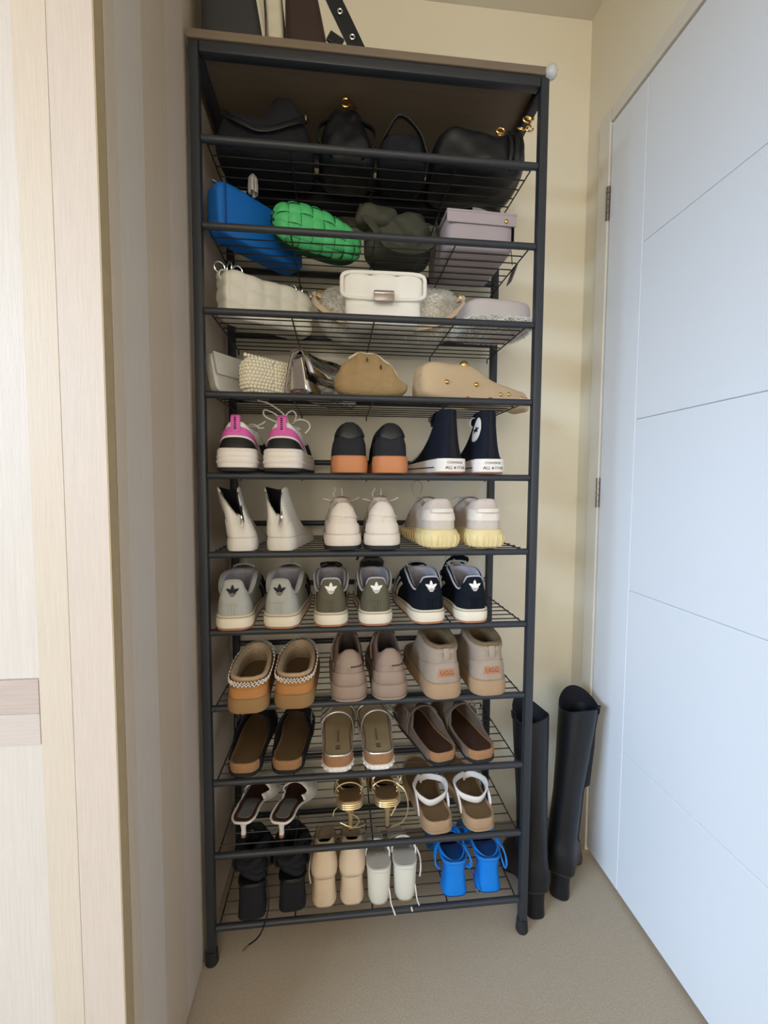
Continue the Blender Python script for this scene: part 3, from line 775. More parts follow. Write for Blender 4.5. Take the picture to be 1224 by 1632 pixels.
trefoil_shoe('grey_court_shoe', -.189, 6, -.014, 1, 'grey suede court shoe with dark trefoil heel, turned slightly to the right', gA, -.07, grey_s, grey_s, char_s, lining_g, offwhite, grey_s)
trefoil_shoe('olive_court_shoe', -.088, 6, -.010, -1, 'olive suede court shoe with white trefoil heel, left one of its pair', gB, .0, olive_s, olive_s, white_l, lining_g, offwhite, black_f, .95)
trefoil_shoe('olive_court_shoe', .004, 6, -.011, 1, 'olive suede court shoe with white trefoil and raised lace tongue, right of its pair', gB, .0, olive_s, olive_s, white_l, lining_g, offwhite, black_f, .95, 1)
trefoil_shoe('black_court_shoe', .118, 6, -.008, -1, 'black suede court shoe with white trefoil heel, showing its striped left side', gC, .10, navy_s, navy_s, white_l, lining_g, offwhite, grey_s, 1.0)
trefoil_shoe('black_court_shoe', .210, 6, -.010, 1, 'black suede court shoe with white trefoil heel, closest to the right posts', gC, .04, navy_s, navy_s, white_l, lining_g, offwhite, grey_s, .95, 1)

# ------------------------------------------------------------------ shelf eight
def fleece_slipper(x, y, side, label, rz):
    root = thing('fleece_slipper', label, 'slipper', (x, y, SH(7)), rz, 'tan slippers with braided collars')
    f = Foot(.245, .0365, .0385, side)
    L = f.L
    zb = sole(f, root, .030, .026, brown_r, None, .0035, .004, name='sole')
    col = [(0, .003, .062), (.017, .005, .062), (.033, .022, .063), (.0375, .056, .066), (.037, .095, .071), (.029, .130, .076), (.015, .150, .079), (0, .156, .080)]
    S = Upper(f, zb, col, 1.6, 1.0, 1.1, 1.9)
    S.build(tan_s, fleece, fleece_b, root, .009, floor_z=.034, lipz=.003)
    patch(S, 'heel_counter', tan_s, root, -1.5, 1.5, lambda th: .02, lambda th: .55, .0010, .0016)
    # collar band with braid
    band = patch(S, 'collar_band', brown_fab, root, -PI + .001, PI - .001, lambda th: .72, lambda th: .995, .0022, .0026, 44, 2)
    for tt, rr in ((.79, 0), (.93, 1)):
        g = G(); n = 84
        pts = []
        for k in range(n):
            th = 2 * PI * k / n; t = tt + .062 * (1 if (k % 2) else -1); p = S(th, t) + S.normal(th, t) * .0042; pts.append(p)
        g.tube(pts, .0013, 5, True); g.build('braid_stitching', white_l, band)
    # fleece lip
    g = G(); g.tube([S.collar(th) * 1.0 + Vector((0, 0, .003)) - (S.collar(th) - Vector((0, .08, S.collar(th).z))).normalized() * .005 for th in thetas(40)], .0042, 7, True); g.build('fleece_lip', fleece, root)
fleece_slipper(-.250, -.040, -1, 'tan suede slipper with white braided collar, nearest the wardrobe', .02)
fleece_slipper(-.163, -.030, 1, 'tan suede slipper with white braided collar, right one of its pair', -.03)
ml = [[(-.01, .12, .10), (-.028, .10, .118), (0, .095, .128), (.022, .10, .118)], [(-.028, .10, .10), (-.036, .08, .085), (-.036, .07, .06)]]
retro_runner('mauve_trainer', -.050, 7, -.010, -1, 'mauve leather trainer with seamed heel, left one of its pair', 'mauve trainers', .02, mauve, mauve_d, mauve, mauve, .098, mauve, ml)
retro_runner('mauve_trainer', .035, 7, -.010, 1, 'mauve leather trainer with seamed heel, right one of its pair', 'mauve trainers', .0, mauve, mauve_d, mauve, mauve, .098, mauve, ml)

def fleece_boot(x, y, side, label, rz):
    root = thing('fleece_ankle_boot', label, 'shoe', (x, y, SH(7)), rz, 'taupe fleece lined ankle boots')
    f = Foot(.245, .036, .0405, side)
    zb = sole(f, root, .034, .030, taupe_sole, None, .0042, .004, name='platform_sole')
    col = [(0, .006, .102), (.018, .008, .102), (.033, .030, .104), (.0375, .060, .108), (.034, .092, .113), (.020, .112, .117), (0, .118, .118)]
    S = Upper(f, zb, col, 1.3, 1.0, .62, .95)
    S.build(taupe_s, fleece_b, fleece_b, root, .013, floor_z=.045, lipz=.004)
    patch(S, 'heel_counter', taupe_s, root, -1.35, 1.35, lambda th: .02, lambda th: .62 - .28 * (th / 1.35) ** 2, .0010, .0018, 20, 5)
    patch(S, 'collar_band', taupe_s, root, -2.6, 2.6, lambda th: .90, lambda th: .995, .0012, .0020, 36, 2)
    G().ribbon([S(0, .70) + Vector((0, -.002, 0)), S(0, .8) + Vector((0, -.0045, 0)), S(0, .93) + Vector((0, -.004, 0)), S(0, 1) + Vector((0, -.001, .003))], (1, 0, 0), .013, .0025).build('pull_tab', taupe_s, root)
    lb = patch(S, 'heel_label', tan_label, root, S.find(-.0175, .052)[0], S.find(.0175, .052)[0], lambda th: .20, lambda th: .43, .0024, .0016, 10, 3); lb['label'] = 'small tan leather heel label'
    zc = (S(0, .2).z + S(0, .43).z) / 2
    decal(S, 'label_lettering', label_ink, root, text_polys('UGG', .013), 0, zc, .0036)
    g = G(); g.tube([S.collar(th) + Vector((0, 0, .004)) - (S.collar(th) - Vector((0, .065, S.collar(th).z))).normalized() * .006 for th in thetas(40)], .0055, 7, True); g.build('fleece_lip', fleece_b, root)
fleece_boot(.150, -.018, -1, 'taupe fleece lined ankle boot with tan label, showing its left side', .10)
fleece_boot(.249, -.012, 1, 'taupe fleece lined ankle boot with tan label, closest to the right posts', .05)

# ------------------------------------------------------------------ cork footbeds (shelves nine and ten)
def footbed(f, root, h, hs, m_side, m_sole, m_top, m_rim=None, heel_cup=.006, rim=.0022, scallop=False):
    L = f.L
    zt = lambda y: h + heel_cup * (1 - sst(0, .35 * L, y)) - .004 * sst(.3 * L, .7 * L, y) + .006 * sst(.85 * L, L, y)
    zs = lambda y: .0006 + .006 * sst(.8 * L, L, y)
    so = slab(f, [(.002, zs), (.0035, lambda y: zs(y) + .002), (.0035, lambda y: hs + zs(y)), (.002, lambda y: hs + zs(y) + .0008)], 'sole', m_sole, root)
    if scallop:
        for k in range(18):
            th = lerp(-1.6, 1.6, k / 17); p = f.pt(th, .0012)
            G().sphere((p.x, p.y, hs * .5), .0042, 8, 6, (1, 1, 1)).build('sole_scallop', m_sole, so)
    slab(f, [(.001, lambda y: hs + zs(y) + .001), (.0025, lambda y: lerp(hs, zt(y), .5)), (.002, lambda y: zt(y) - .001), (.0005, lambda y: zt(y) + .0006), (-.003, lambda y: zt(y) - .001)], 'footbed', m_side, root, dish=.004)
    slab(f, [(-.0032, lambda y: zt(y) - .0012), (-.0040, lambda y: zt(y) - .0005), (-.008, lambda y: zt(y) - .0012)], 'insole', m_top, root, dish=.003)
    if m_rim:
        g = G(); g.tube([f.pt(th, .0010) + Vector((0, 0, zt(f.pt(th).y) + .0008)) for th in thetas(48)], rim, 6, True); g.build('rim', m_rim, root)
    return zt
def strap(root, f, y0, y1, zt, height, m, width, off=.003, name='strap', n=14, thick=.003, dz=0):
    """band arching across the foot from side to side between y0 (left) and y1 (right)"""
    def side_th(y, sgn):
        best = min([k * .02 for k in range(5, 152)], key=lambda a: abs(f.pt(sgn * a).y - y)); return sgn * best
    a = f.pt(side_th(y0, -1), off); b = f.pt(side_th(y1, 1), off)
    pts = []
    for k in range(n + 1):
        u = k / n; ang = PI * u
        xm = lerp(a.x, b.x, (1 - math.cos(ang)) / 2); ym = lerp(a.y, b.y, u)
        pts.append(Vector((xm, ym, zt(ym) - .004 + dz + height * math.sin(ang) ** .7)))
    o = G().ribbon(pts, (0, 1, -.35), width, thick).build(name, m, root)
    return o, pts
def clog(x, y, side, label, rz, group, mu, mf, ms, buckle, name='cork_clog'):
    root = thing(name, label, 'clog', (x, y, SH(8)), rz, group)
    f = Foot(.245, .0310, .0365, side)
    zt = footbed(f, root, .022, .007, cork, ms, mf, None, .006)
    # closed front: arched throat over the instep
    col = []
    for k in range(11):
        u = k / 10
        p = f.pt(PI * u, .002)
        rim_ = Vector((p.x, p.y, zt(p.y) + .001))
        v = sst(.28, .62, u)
        q = Vector((.040 * math.sin(PI * min(max((u - .28) / .72, 0), 1) * .5 + PI / 2) if u > .28 else rim_.x, lerp(.085, .132, sst(.3, 1, u)), lerp(.040, .078, sst(.3, .95, u))))
        w = sst(.22, .40, u)
        col.append(tuple(rim_.lerp(q, w)))
    S = Upper(f, lambda y_: .009 + .004 * sst(.8 * f.L, f.L, y_), col, 1.0, 1.0, .9, 2.0, off=.0042)
    rings = [[S(th, i / 10) for th in [lerp(.20 * PI, 1.80 * PI, k / 48) for k in range(49)]] for i in range(11)]
    inner = [[p - S.normal(th, .5) * .0018 for p, th in zip(rings[-1], [lerp(.20 * PI, 1.80 * PI, k / 48) for k in range(49)])]]
    up = G().loft(rings, False, False, False).build('upper', mu, root, ang=60)
    so = up.modifiers.new('thickness', 'SOLIDIFY'); so.thickness = .0026; so.offset = -1
    G().tube([S(lerp(.20 * PI, 1.80 * PI, k / 48), 1.0) for k in range(49)], .0017, 6).build('edge_piping', mu, root)
    st, pts = strap(root, f, .118, .118, zt, .056, mu, .024, .008, 'buckle_strap', 16, .003, .004)
    k = 3 if buckle < 0 else 13
    bk = G(); p = pts[k]; out = Vector((math.copysign(1, p.x), 0, .5)).normalized()
    bk.tube([p + out * .004 + Vector((0, a * .013, b * .010)) for a, b in ((-1, -1), (1, -1), (1, 1), (-1, 1))], .0014, 6, True); bk.tube([p + out * .004 + Vector((0, 0, -.010)), p + out * .004 + Vector((0, 0, .010))], .0011, 6); bk.build('buckle', silver, st)
    return root
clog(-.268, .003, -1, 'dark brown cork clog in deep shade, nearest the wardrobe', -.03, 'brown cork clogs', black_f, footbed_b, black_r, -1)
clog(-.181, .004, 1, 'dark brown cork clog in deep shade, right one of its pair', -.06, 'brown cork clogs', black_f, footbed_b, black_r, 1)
clog(.156, .002, -1, 'taupe suede cork clog with side buckle, showing its left side', .26, 'taupe suede clogs', taupe_clog, footbed_d, black_r, -1, 'taupe_clog')
clog(.241, .001, 1, 'taupe suede cork clog, closest to the right posts', .20, 'taupe suede clogs', taupe_clog, footbed_d, black_r, 1, 'taupe_clog')
def buckle_sandal(x, y, side, label, rz):
    root = thing('buckle_sandal', label, 'sandal', (x, y, SH(8)), rz, 'silver strap sandals')
    f = Foot(.245, .0305, .0375, side)
    zt = footbed(f, root, .029, .010, cork, white_f, footbed_t, silver_l, .006, .0020, True)
    P = [[(u, v) for u, v in p] for p in text_polys('BIRKENSTOCK', .0080)]
    rot = [[(-v, u) for u, v in p] for p in P]
    V = []; F = []
    for poly in rot:
        b = len(V)
        for u, v in poly: V.append((u, .085 + v, zt(.085 + v) - .0004))
        F.append(list(range(b, len(V))))
    for k, (w_, l_) in enumerate(((.010, .006), (.010, .006))):
        b = len(V); yc = .040 - .010 * k
        V += [(-w_ / 2, yc - l_ / 2, zt(yc) - .0010), (w_ / 2, yc - l_ / 2, zt(yc) - .0010), (w_ / 2, yc + l_ / 2, zt(yc) - .0010), (-w_ / 2, yc + l_ / 2, zt(yc) - .0010)]; F.append([b, b + 1, b + 2, b + 3])
    link_mesh('footbed_print', V, F, label_ink, root, False, fix=False)
    for yy_, hh in ((.118, .046), (.178, .036)):
        st, pts = strap(root, f, yy_, yy_ + .004, zt, hh, silver_l, .030, .0035)
        k = 11 if side > 0 else 3
        p = pts[k]; out = Vector((math.copysign(.8, p.x), 0, .8)).normalized(); bk = G()
        al = (pts[k + 1] - pts[k - 1]).normalized()
        bk.tube([p + out * .005 + al * a * .010 + Vector((0, b * .016, 0)) for a, b in ((-1, -1), (1, -1), (1, 1), (-1, 1))], .0016, 6, True)
        bk.tube([p + out * .0055 - al * .010, p + out * .0055 + al * .010], .0012, 6); bk.build('buckle', silver, st)
        G().ribbon([p - al * .01 + out * .004, p + al * .02 + out * .0045, p + al * .035 + out * .0035], (0, 1, 0), .016, .002).build('strap_end', silver_l, st)
buckle_sandal(-.075, .000, -1, 'silver strap sandal on cork footbed, left one of its pair', -.02)
buckle_sandal(.0135, .000, 1, 'silver strap sandal on cork footbed, right one of its pair', .0)

# ------------------------------------------------------------------ heeled shoes
def zfoot(H, L, toe=.007):
    return lambda y: lerp(H, toe, sst(.20 * L, .68 * L, y)) + .05 * H * (1 - sst(0, .2 * L, y)) + .004 * sst(.85 * L, L, y)
def heeled(name, label, cat, x, y, zi, rz, group, f, H, m_edge, m_top, th=.005, pad=None):
    root = thing(name, label, cat, (x, y, SH(zi)), rz, group)
    zf = zfoot(H, f.L)
    slab(f, [(.0005, lambda q: max(zf(q) - th, .0006)), (.0018, lambda q: max(zf(q) - th * .6, .0016)), (.0018, lambda q: zf(q) - th * .2), (.0002, zf), (-.002, lambda q: zf(q) - .0006)], 'footbed', m_edge, root, dish=.001)
    slab(f, [(-.0018, lambda q: zf(q) - .0008), (-.0026, lambda q: zf(q) + .0003), (-.004, lambda q: zf(q) + .0002)], 'insole', m_top, root, dish=.001)
    if pad:
        f2 = Foot(.085, .015, .016, 1)
        p = slab(f2, [(0, lambda q: zf(q + .012) + .0002), (-.001, lambda q: zf(q + .012) + .0012)], 'heel_pad', pad, root, .0006); p.location = (0, .012, 0)
    return root, zf
def block_heel(root, zf, secs, m, tipm=None, name='heel', sq=.75):
    """secs: list of (z, yc, half_w, half_l); sq<1 squarer"""
    rings = []
    for z, yc, a, b in secs:
        rings.append([Vector((a * math.copysign(abs(math.cos(t)) ** sq, math.cos(t)), yc + b * math.copysign(abs(math.sin(t)) ** sq, math.sin(t)), z)) for t in thetas(24)])
    o = G().loft(rings).build(name, m, root)
    if tipm:
        z, yc, a, b = secs[-1]
        r = [[Vector((k * a * math.copysign(abs(math.cos(t)) ** sq, math.cos(t)), yc + k * b * math.copysign(abs(math.sin(t)) ** sq, math.sin(t)), zz_)) for t in thetas(24)] for k, zz_ in ((1.0, z - .0002), (1.0, .0006))]
        G().loft(r).build('heel_tip', tipm, o)
    return o
def vamp(root, f, zf, m, y0, y1, h, name='vamp', thick=.002):
    """closed toe cover between throat y0 (sides y1) and the toe"""
    ths = [lerp(.42 * PI, 1.58 * PI, k / 36) for k in range(37)]
    rings = []
    for i in range(9):
        t = i / 8; r = []
        for th in ths:
            b = f.pt(th, .0015); w = (1 - math.cos(th)) / 2; c = abs(math.sin(th))
            tx = b.x * .75; ty = lerp(y1, y0, (1 - c) ** .7)
            tz = zf(ty) + h * (1 - (c ** 3) * .6)
            a = t ** 1.1; z0 = zf(b.y) - .003
            r.append(Vector((lerp(b.x, tx, a), lerp(b.y, max(min(ty, b.y), 0), a), lerp(z0, tz if b.y > ty else z0 + h * .5, 1 - (1 - t) ** 1.7))))
        rings.append(r)
    o = G().loft(rings, False, False, False).build(name, m, root, ang=70)
    md = o.modifiers.new('thickness', 'SOLIDIFY'); md.thickness = thick; md.offset = -1
    return o
def kitten(x, y, side, label, rz):
    f = Foot(.225, .0245, .038, side, .5)
    root, zf = heeled('kitten_heel_mule', label, 'shoe', x, y, 9, rz, 'white kitten heel mules', f, .043, white_l, brown_l, .0055, insole_g)
    block_heel(root, zf, [(zf(.012) - .003, .020, .013, .017), (.030, .017, .0065, .008), (.018, .016, .0045, .005), (.007, .016, .005, .0055)], white_l, gum_red)
    vamp(root, f, zf, white_l, .125, .105, .034)
    G().tube([f.pt(th, .0012) + Vector((0, 0, zf(f.pt(th).y) - .0005)) for th in thetas(48)], .0016, 6, True).build('rim', white_l, root)
kitten(-.278, .022, -1, 'white kitten heel mule with brown insole, nearest the wardrobe', -.14)
kitten(-.198, .014, 1, 'white kitten heel mule with brown insole, right one of its pair', -.22)
def gold_heel(x, y, side, label, rz, var):
    f = Foot(.205, .0270, .034, side, .2)
    root, zf = heeled('strappy_stiletto', label, 'shoe', x, y, 9, rz, 'gold strappy stilettos', f, .068, gold_l, gold_dk, .008)
    block_heel(root, zf, [(zf(.01) - .005, .018, .017, .018), (.052, .014, .010, .011), (.036, .011, .0055, .006), (.006, .010, .0040, .0045)], gold_l, brown_l, 'stiletto_heel')
    for zz_ in (.066, .0615, .057): G().tube([f.pt(th, .0016) + Vector((0, 0, zz_)) for th in [lerp(-.9, .9, k / 12) for k in range(13)]], .0020, 6).build('heel_cup_band', gold_l, root)
    # thin straps looped over the heel
    for a, (c, rx, rz_, yy_, tl_) in enumerate(((( 0, .030), .031, .022, .045, .3), ((.004, .036), .034, .026, .060, .5), ((-.003, .026), .029, .018, .030, .2))):
        pts = [Vector((c[0] + rx * math.cos(t), yy_ + tl_ * rz_ * math.sin(t) * .6, .072 + c[1] - .022 + rz_ * math.sin(t))) for t in thetas(28)]
        G().tube(pts, .0016, 6, True).build('strap', gold_l, root)
    if var:
        G().tube(curve([(.022, .03, .088), (.040, .02, .075), (.046, .01, .045), (.036, .005, .018), (.008, .004, .006)], 18), .0014, 6).build('loose_strap', gold_l, root)
        G().tube(curve([(.028, .03, .075), (.026, .015, .060), (.014, .004, .044), (.006, -.002, .036)], 12), .0014, 6).build('loose_strap', gold_l, root)
    else:
        G().tube(curve([(-.026, .03, .070), (-.016, .01, .052), (.010, .000, .040), (.018, 0, .026), (.004, -.002, .014)], 16), .0014, 6).build('loose_strap', gold_l, root)
        G().tube(curve([(-.018, .03, .046), (-.034, .02, .042), (-.038, .015, .032)], 10), .0014, 6).build('loose_strap', gold_l, root)
        G().tube(curve([(-.022, .01, .020), (0, .005, .012), (.022, .012, .005), (.034, .02, .004)], 12), .0014, 6).build('loose_strap', gold_l, root)
gold_heel(-.047, .022, -1, 'gold strappy stiletto with straps tangled at its heel, left of its pair', .02, 0)
gold_heel(.034, .022, 1, 'gold strappy stiletto with long loose strap, right of its pair', .0, 1)
def thong_sandal(x, y, side, label, rz):
    root = thing('platform_thong_sandal', label, 'sandal', (x, y, SH(9)), rz, 'white strap sandals on brown footbeds')
    f = Foot(.240, .0320, .041, side)
    zt = footbed(f, root, .024, .005, taupe_sole, taupe_sole, footbed_b, None, .004)
    # strap loop: rises from the toe post, runs down the sides and round behind the heel opening
    sd = .006 * side
    loop = [(sd, .138, .032), (.014 + sd, .126, .044), (.034, .100, .052), (.038, .076, .052), (.028, .056, .044), (0 + sd, .046, .037), (-.028, .056, .044), (-.038, .076, .052), (-.030, .100, .052), (-.010 + sd, .126, .044)]
    n = 48; pts = [cr(loop + [loop[0]], k / n) for k in range(n)]
    sides = [Vector((p.x * 8, (p.y - .1) * 4, 1.0)) for p in pts]
    G().ribbon(pts, sides, [.013 + .003 * (p.y < .09) for p in pts], .0040, True).build('strap_loop', white_l, root)
    for s_ in (-1, 1):
        b = f.pt(s_ * 1.0, .003)
        G().ribbon(curve([(b.x, b.y, .012), (b.x * 1.06, b.y + .004, .034), (s_ * .037, .080, .052)], 8), (0, 1, 0), .012, .003).build('side_strap', white_l, root)
    G().tube([(sd, .138, .022), (sd, .138, .034)], .003, 8).build('toe_post', white_l, root)
thong_sandal(.146, .004, -1, 'brown platform thong sandal with white strap, left one of its pair', .08)
thong_sandal(.241, .002, 1, 'brown platform thong sandal with white strap, closest to the right posts', .06)

# ------------------------------------------------------------------ bottom shelf
def fluffy_heel(x, y, side, label, rz, H, lace):
    f = Foot(.215, .028, .033, side, .1)
    root, zf = heeled('black_block_heel', label, 'shoe', x, y, 10, rz, 'black block heels with ankle ties', f, H, black_l, black_l, .008)
    block_heel(root, zf, [(zf(.01) - .006, .026, .027, .026), (H * .55, .024, .0265, .025), (.003, .023, .029, .026)], black_f, black_r, sq=.55)
    # gathered ankle collar and bow of black fabric
    for k, (dx, dy, dz, rx, ry) in enumerate(((0, .05, .018, .027, .04), (.004, .055, .034, .026, .042), (-.004, .045, .050, .028, .040), (.002, .05, .064, .026, .038))):
        pts = [Vector((dx + rx * math.cos(t) * (1 + .08 * math.sin(3 * t + k)), dy + ry * math.sin(t), H + dz + .008 * math.sin(2 * t + k))) for t in thetas(24)]
        G().tube(pts, [.009 + .0015 * math.sin(5 * t) for t in thetas(24)], 8, True).build('ankle_wrap', black_f, root)
    for s_ in (-1, 1):
        pts = curve([(0, .02, H + .045), (s_ * .026, .012, H + .070), (s_ * .036, .018, H + .055), (s_ * .032, .022, H + .030), (0, .022, H + .040)], 16)
        G().ribbon(pts, (0, 1, .2), .022, .004).build('bow_loop', black_f, root)
    vamp(root, f, zf, black_f, .115, .09, .030)
    if lace:
        p = curve([(.022, .020, .090), (.034, .006, .066), (.038, -.014, .034), (.026, -.0225, -.004), (.014, -.0225, -.022), (.0, -.0225, -.032)], 18)
        l_ = G().tube(p, .0016, 6).build('tie_lace', black_f, root)
        G().tube([(.0, -.0225, -.032), (-.0125, -.0225, -.0445)], .0021, 8).build('lace_tip', gold, l_)
fluffy_heel(-.256, .004, -1, 'black block heel with dark ankle wrap, nearest the wardrobe', .02, .070, True)
fluffy_heel(-.172, .014, 1, 'black block heel with dark ankle wrap, tilted outward beside beige platforms', .06, .064, False)
def beige_platform(x, y, side, label, rz):
    f = Foot(.215, .0255, .0268, side)
    root, zf = heeled('beige_platform_heel', label, 'shoe', x, y, 10, rz, 'beige suede platform heels', f, .072, beige_s, beige_s, .010)
    block_heel(root, zf, [(zf(.01) - .008, .024, .0235, .0235), (.045, .023, .0230, .0235), (.006, .023, .0255, .025), (.003, .023, .0245, .024)], beige_s, taupe_sole, sq=.8)
    slab(f, [(-.002, const(.0008)), (.001, const(.003)), (.001, lambda q: min(.016, max(zf(q) - .011, .004)))], 'platform', beige_s, root)
    # faceted heel counter narrowing to the top
    rings = []
    for t in [k / 8 for k in range(9)]:
        r = []
        for k in range(25):
            th = lerp(-1.5, 1.5, k / 24); b = f.pt(th, .003)
            wd_ = 1 + .10 * math.sin(PI * min(t * 1.6, 1)) - .30 * t
            r.append(Vector((b.x * wd_, b.y + .010 * t * t + .0, lerp(.066, .142 - .045 * sst(.5, 1.5, abs(th)), t))))
        rings.append(r)
    o = G().loft(rings, False, False, False).build('heel_counter', beige_s, root, ang=60)
    md = o.modifiers.new('thickness', 'SOLIDIFY'); md.thickness = .003; md.offset = -1
    vamp(root, f, zf, beige_s, .10, .075, .04)
    G().ribbon(curve([(-.0285, .055, .10), (-.031, .03, .088), (-.033, .018, .070), (-.029, .01, .050)] if side < 0 else [(.0255, .055, .10), (.0275, .04, .09), (.0283, .03, .08), (.0283, .03, .07)], 10), (0, 1, 0), .008, .002).build('ankle_strap', beige_s, root)
beige_platform(-.104, .014, -1, 'beige suede block heel shoe with high back, left one of its pair', .0)
beige_platform(-.0435, .014, 1, 'beige suede block heel shoe with high back, beside the white heels', .0)
def white_heel(x, y, side, label, rz):
    f = Foot(.210, .0255, .0265, side)
    root, zf = heeled('white_block_heel_sandal', label, 'shoe', x, y, 10, rz, 'white strappy block heels', f, .078, white_h, insole_w, .008)
    block_heel(root, zf, [(zf(.01) - .006, .025, .0265, .025), (.050, .023, .0250, .024), (.010, .022, .0235, .0235), (.003, .022, .0205, .021)], white_h, taupe_sole, sq=.85)
    for k, (y0, hh, yo) in enumerate(((.050, .030, .02), (.062, .038, -.02), (.085, .034, .03), (.15, .03, -.01))):
        strap(root, f, y0, y0 + yo, zf, hh, white_l, .005, .002, 'strap', 14, .003)
    g = G(); s_ = side
    g.tube(curve([(s_ * .030, .05, .082), (s_ * .036, .035, .072), (s_ * .036, .022, .055), (s_ * .032, .010, .048)], 10), .0018, 6); (g.build('ankle_tie', white_l, root) if side > 0 else None)
    l_ = G().tube(curve([(.022, .012, .030), (.024, -.006, .012), (.028, -.014, .004)], 8), .0013, 6).build('tie_end', white_l, root)
    G().tube([(.028, -.014, .004), (.032, -.0165, -.007)] if side < 0 else [(.010, -.0195, .006), (.012, -.0195, -.002)], .0018, 8).build('tie_tip', offwhite, l_)
white_heel(.0152, .006, -1, 'white block heel sandal with grey insole, beside the beige heels', .0)
white_heel(.0730, .010, 1, 'white block heel sandal with grey insole, right one of its pair', -.03)
def blue_heel(x, y, side, label, rz, lace):
    f = Foot(.210, .028, .036, side)
    root, zf = heeled('blue_block_heel', label, 'shoe', x, y, 10, rz, 'bright blue block heels', f, .074, blue_l, blue_d, .008)
    block_heel(root, zf, [(zf(.01) - .006, .022, .0235, .022), (.045, .022, .0225, .022), (.020, .022, .0255, .024), (.003, .022, .0285, .026)], blue_l, blue_d, sq=.6)
    pts = [Vector((.030 * math.cos(t), .052 + .046 * math.sin(t), .082 + .010 * math.sin(t))) for t in thetas(30)]
    G().ribbon(pts, (0, 0, 1), .010, .003, True).build('heel_cup', blue_l, root)
    vamp(root, f, zf, blue_l, .105, .08, .034)
    s_ = 1 if lace else side
    loop = [(s_ * .028, .045, .088), (s_ * .038, .025, .078), (s_ * .041, .012, .060), (s_ * .036, .006, .050), (s_ * .032, .012, .060), (s_ * .029, .03, .076)]
    if lace: loop = [(.028, .035, .086), (.034, .02, .078), (.036, .008, .068), (.030, .003, .062), (.024, .004, .066)]
    G().ribbon(curve(loop, 16), (0, 1, .3), .008, .003).build('ankle_strap', blue_l, root)
    if lace:
        G().ribbon(curve([(-.028, .05, .086), (-.040, .035, .076), (-.042, .02, .062), (-.034, .015, .054)], 12), (0, 1, .3), .008, .003).build('ankle_strap', blue_l, root)
        l_ = G().tube(curve([(.038, .006, .050), (.040, -.004, .030), (.044, -.006, .018)], 8), .0014, 6).build('tie_lace', blue_d, root)
        G().tube([(.044, -.006, .018), (.048, -.007, .006)], .0020, 8).build('lace_tip', silver, l_)
blue_heel(.187, .014, -1, 'bright blue block heel with lace tip hanging beside it', .02, True)
blue_heel(.265, .016, 1, 'bright blue block heel, closest to the right posts', -.03, False)

# ------------------------------------------------------------------ tall boots on the carpet
def tall_boot(x, y, side, label, rz, lean, H, wide):
    root = thing('knee_boot', label, 'boot', (x, y, 0.001), rz, 'black knee boots on the carpet')
    f = Foot(.205, .0305, .038, side, .25)
    hh = .064
    zf = zfoot(hh, f.L, .012)
    slab(f, [(.000, lambda q: max(zf(q) - .006, .0008)), (.002, lambda q: max(zf(q) - .003, .003)), (.001, zf)], 'sole', black_r, root)
    block_heel(root, zf, [(hh - .005, .026, .0235, .024), (.030, .023, .0215, .021), (.004, .022, .0225, .022)], black_l, black_r, sq=.8)
    secs = [(.16, .044, .0345, .040), (.24, .045, .034, .042), (.32, .048, .038 + .3 * wide, .046 + wide), (.40, .050, .043 + .7 * wide, .048 + wide), (H, .052, .046 + wide, .050 + 1.5 * wide)]
    ank = [(0, .004, .135), (.016, .007, .135), (.029, .020, .136), (.034, .044, .137), (.029, .068, .138), (.014, .084, .139), (0, .087, .139)]
    S = Upper(f, zf, ank, 1.0, 1.0, .9, 1.7, off=.002, bulge=.004)
    rings = [[S(th, i / 8) for th in thetas(NT)] for i in range(9)]
    for z, yc, a, b in secs:
        lx = lean[0] * (z - .135) / (H - .135); ly = lean[1] * (z - .135) / (H - .135)
        rings.append([Vector((lx + a * math.sin(t), yc + ly - b * math.cos(t), z + (0.022 * (1 - math.cos(t)) / 2 * (1 if z == H else 0) + (.010 * math.sin(2 * t + .6) if z == H else .003 * math.sin(3 * t + z * 40))))) for t in thetas(NT)])
    G().loft(rings, True, True, False).build('shaft', black_l, root, ang=70)
    top = rings[-1]; c = sum(top, Vector()) / len(top)
    inn = [[p + (c - p) * k + Vector((0, 0, dz)) for p in top] for k, dz in ((0.0, 0.0), (.05, .001), (.08, -.004), (.14, -.10), (.3, -.2))]
    G().loft(inn, True, False, True).build('lining', black_f, root, ang=70)
    G().ribbon([top[NT // 4] + Vector((.001, 0, -.012)), top[NT // 4] + Vector((.003, 0, .006)), top[NT // 4] + Vector((-.004, 0, .004)), top[NT // 4] + Vector((-.006, 0, -.012))] if side > 0 else [top[3 * NT // 4] + Vector((-.001, 0, -.012)), top[3 * NT // 4] + Vector((-.003, 0, .006)), top[3 * NT // 4] + Vector((.004, 0, .004)), top[3 * NT // 4] + Vector((.006, 0, -.012))], (0, 1, 0), .012, .002).build('pull_tab', black_f, root)
    G().tube([r[11] + Vector((.0008, 0, 0)) for r in rings[6:]], .0011, 5).build('side_seam', black_f, root)
tall_boot(.381, .018, -1, 'black leather knee boot standing close behind the right rack post', -.04, (.0, .02), .445, -.004)
tall_boot(.452, .060, 1, 'black leather knee boot leaning towards the white door', -.62, (.022, .040), .445, .0)

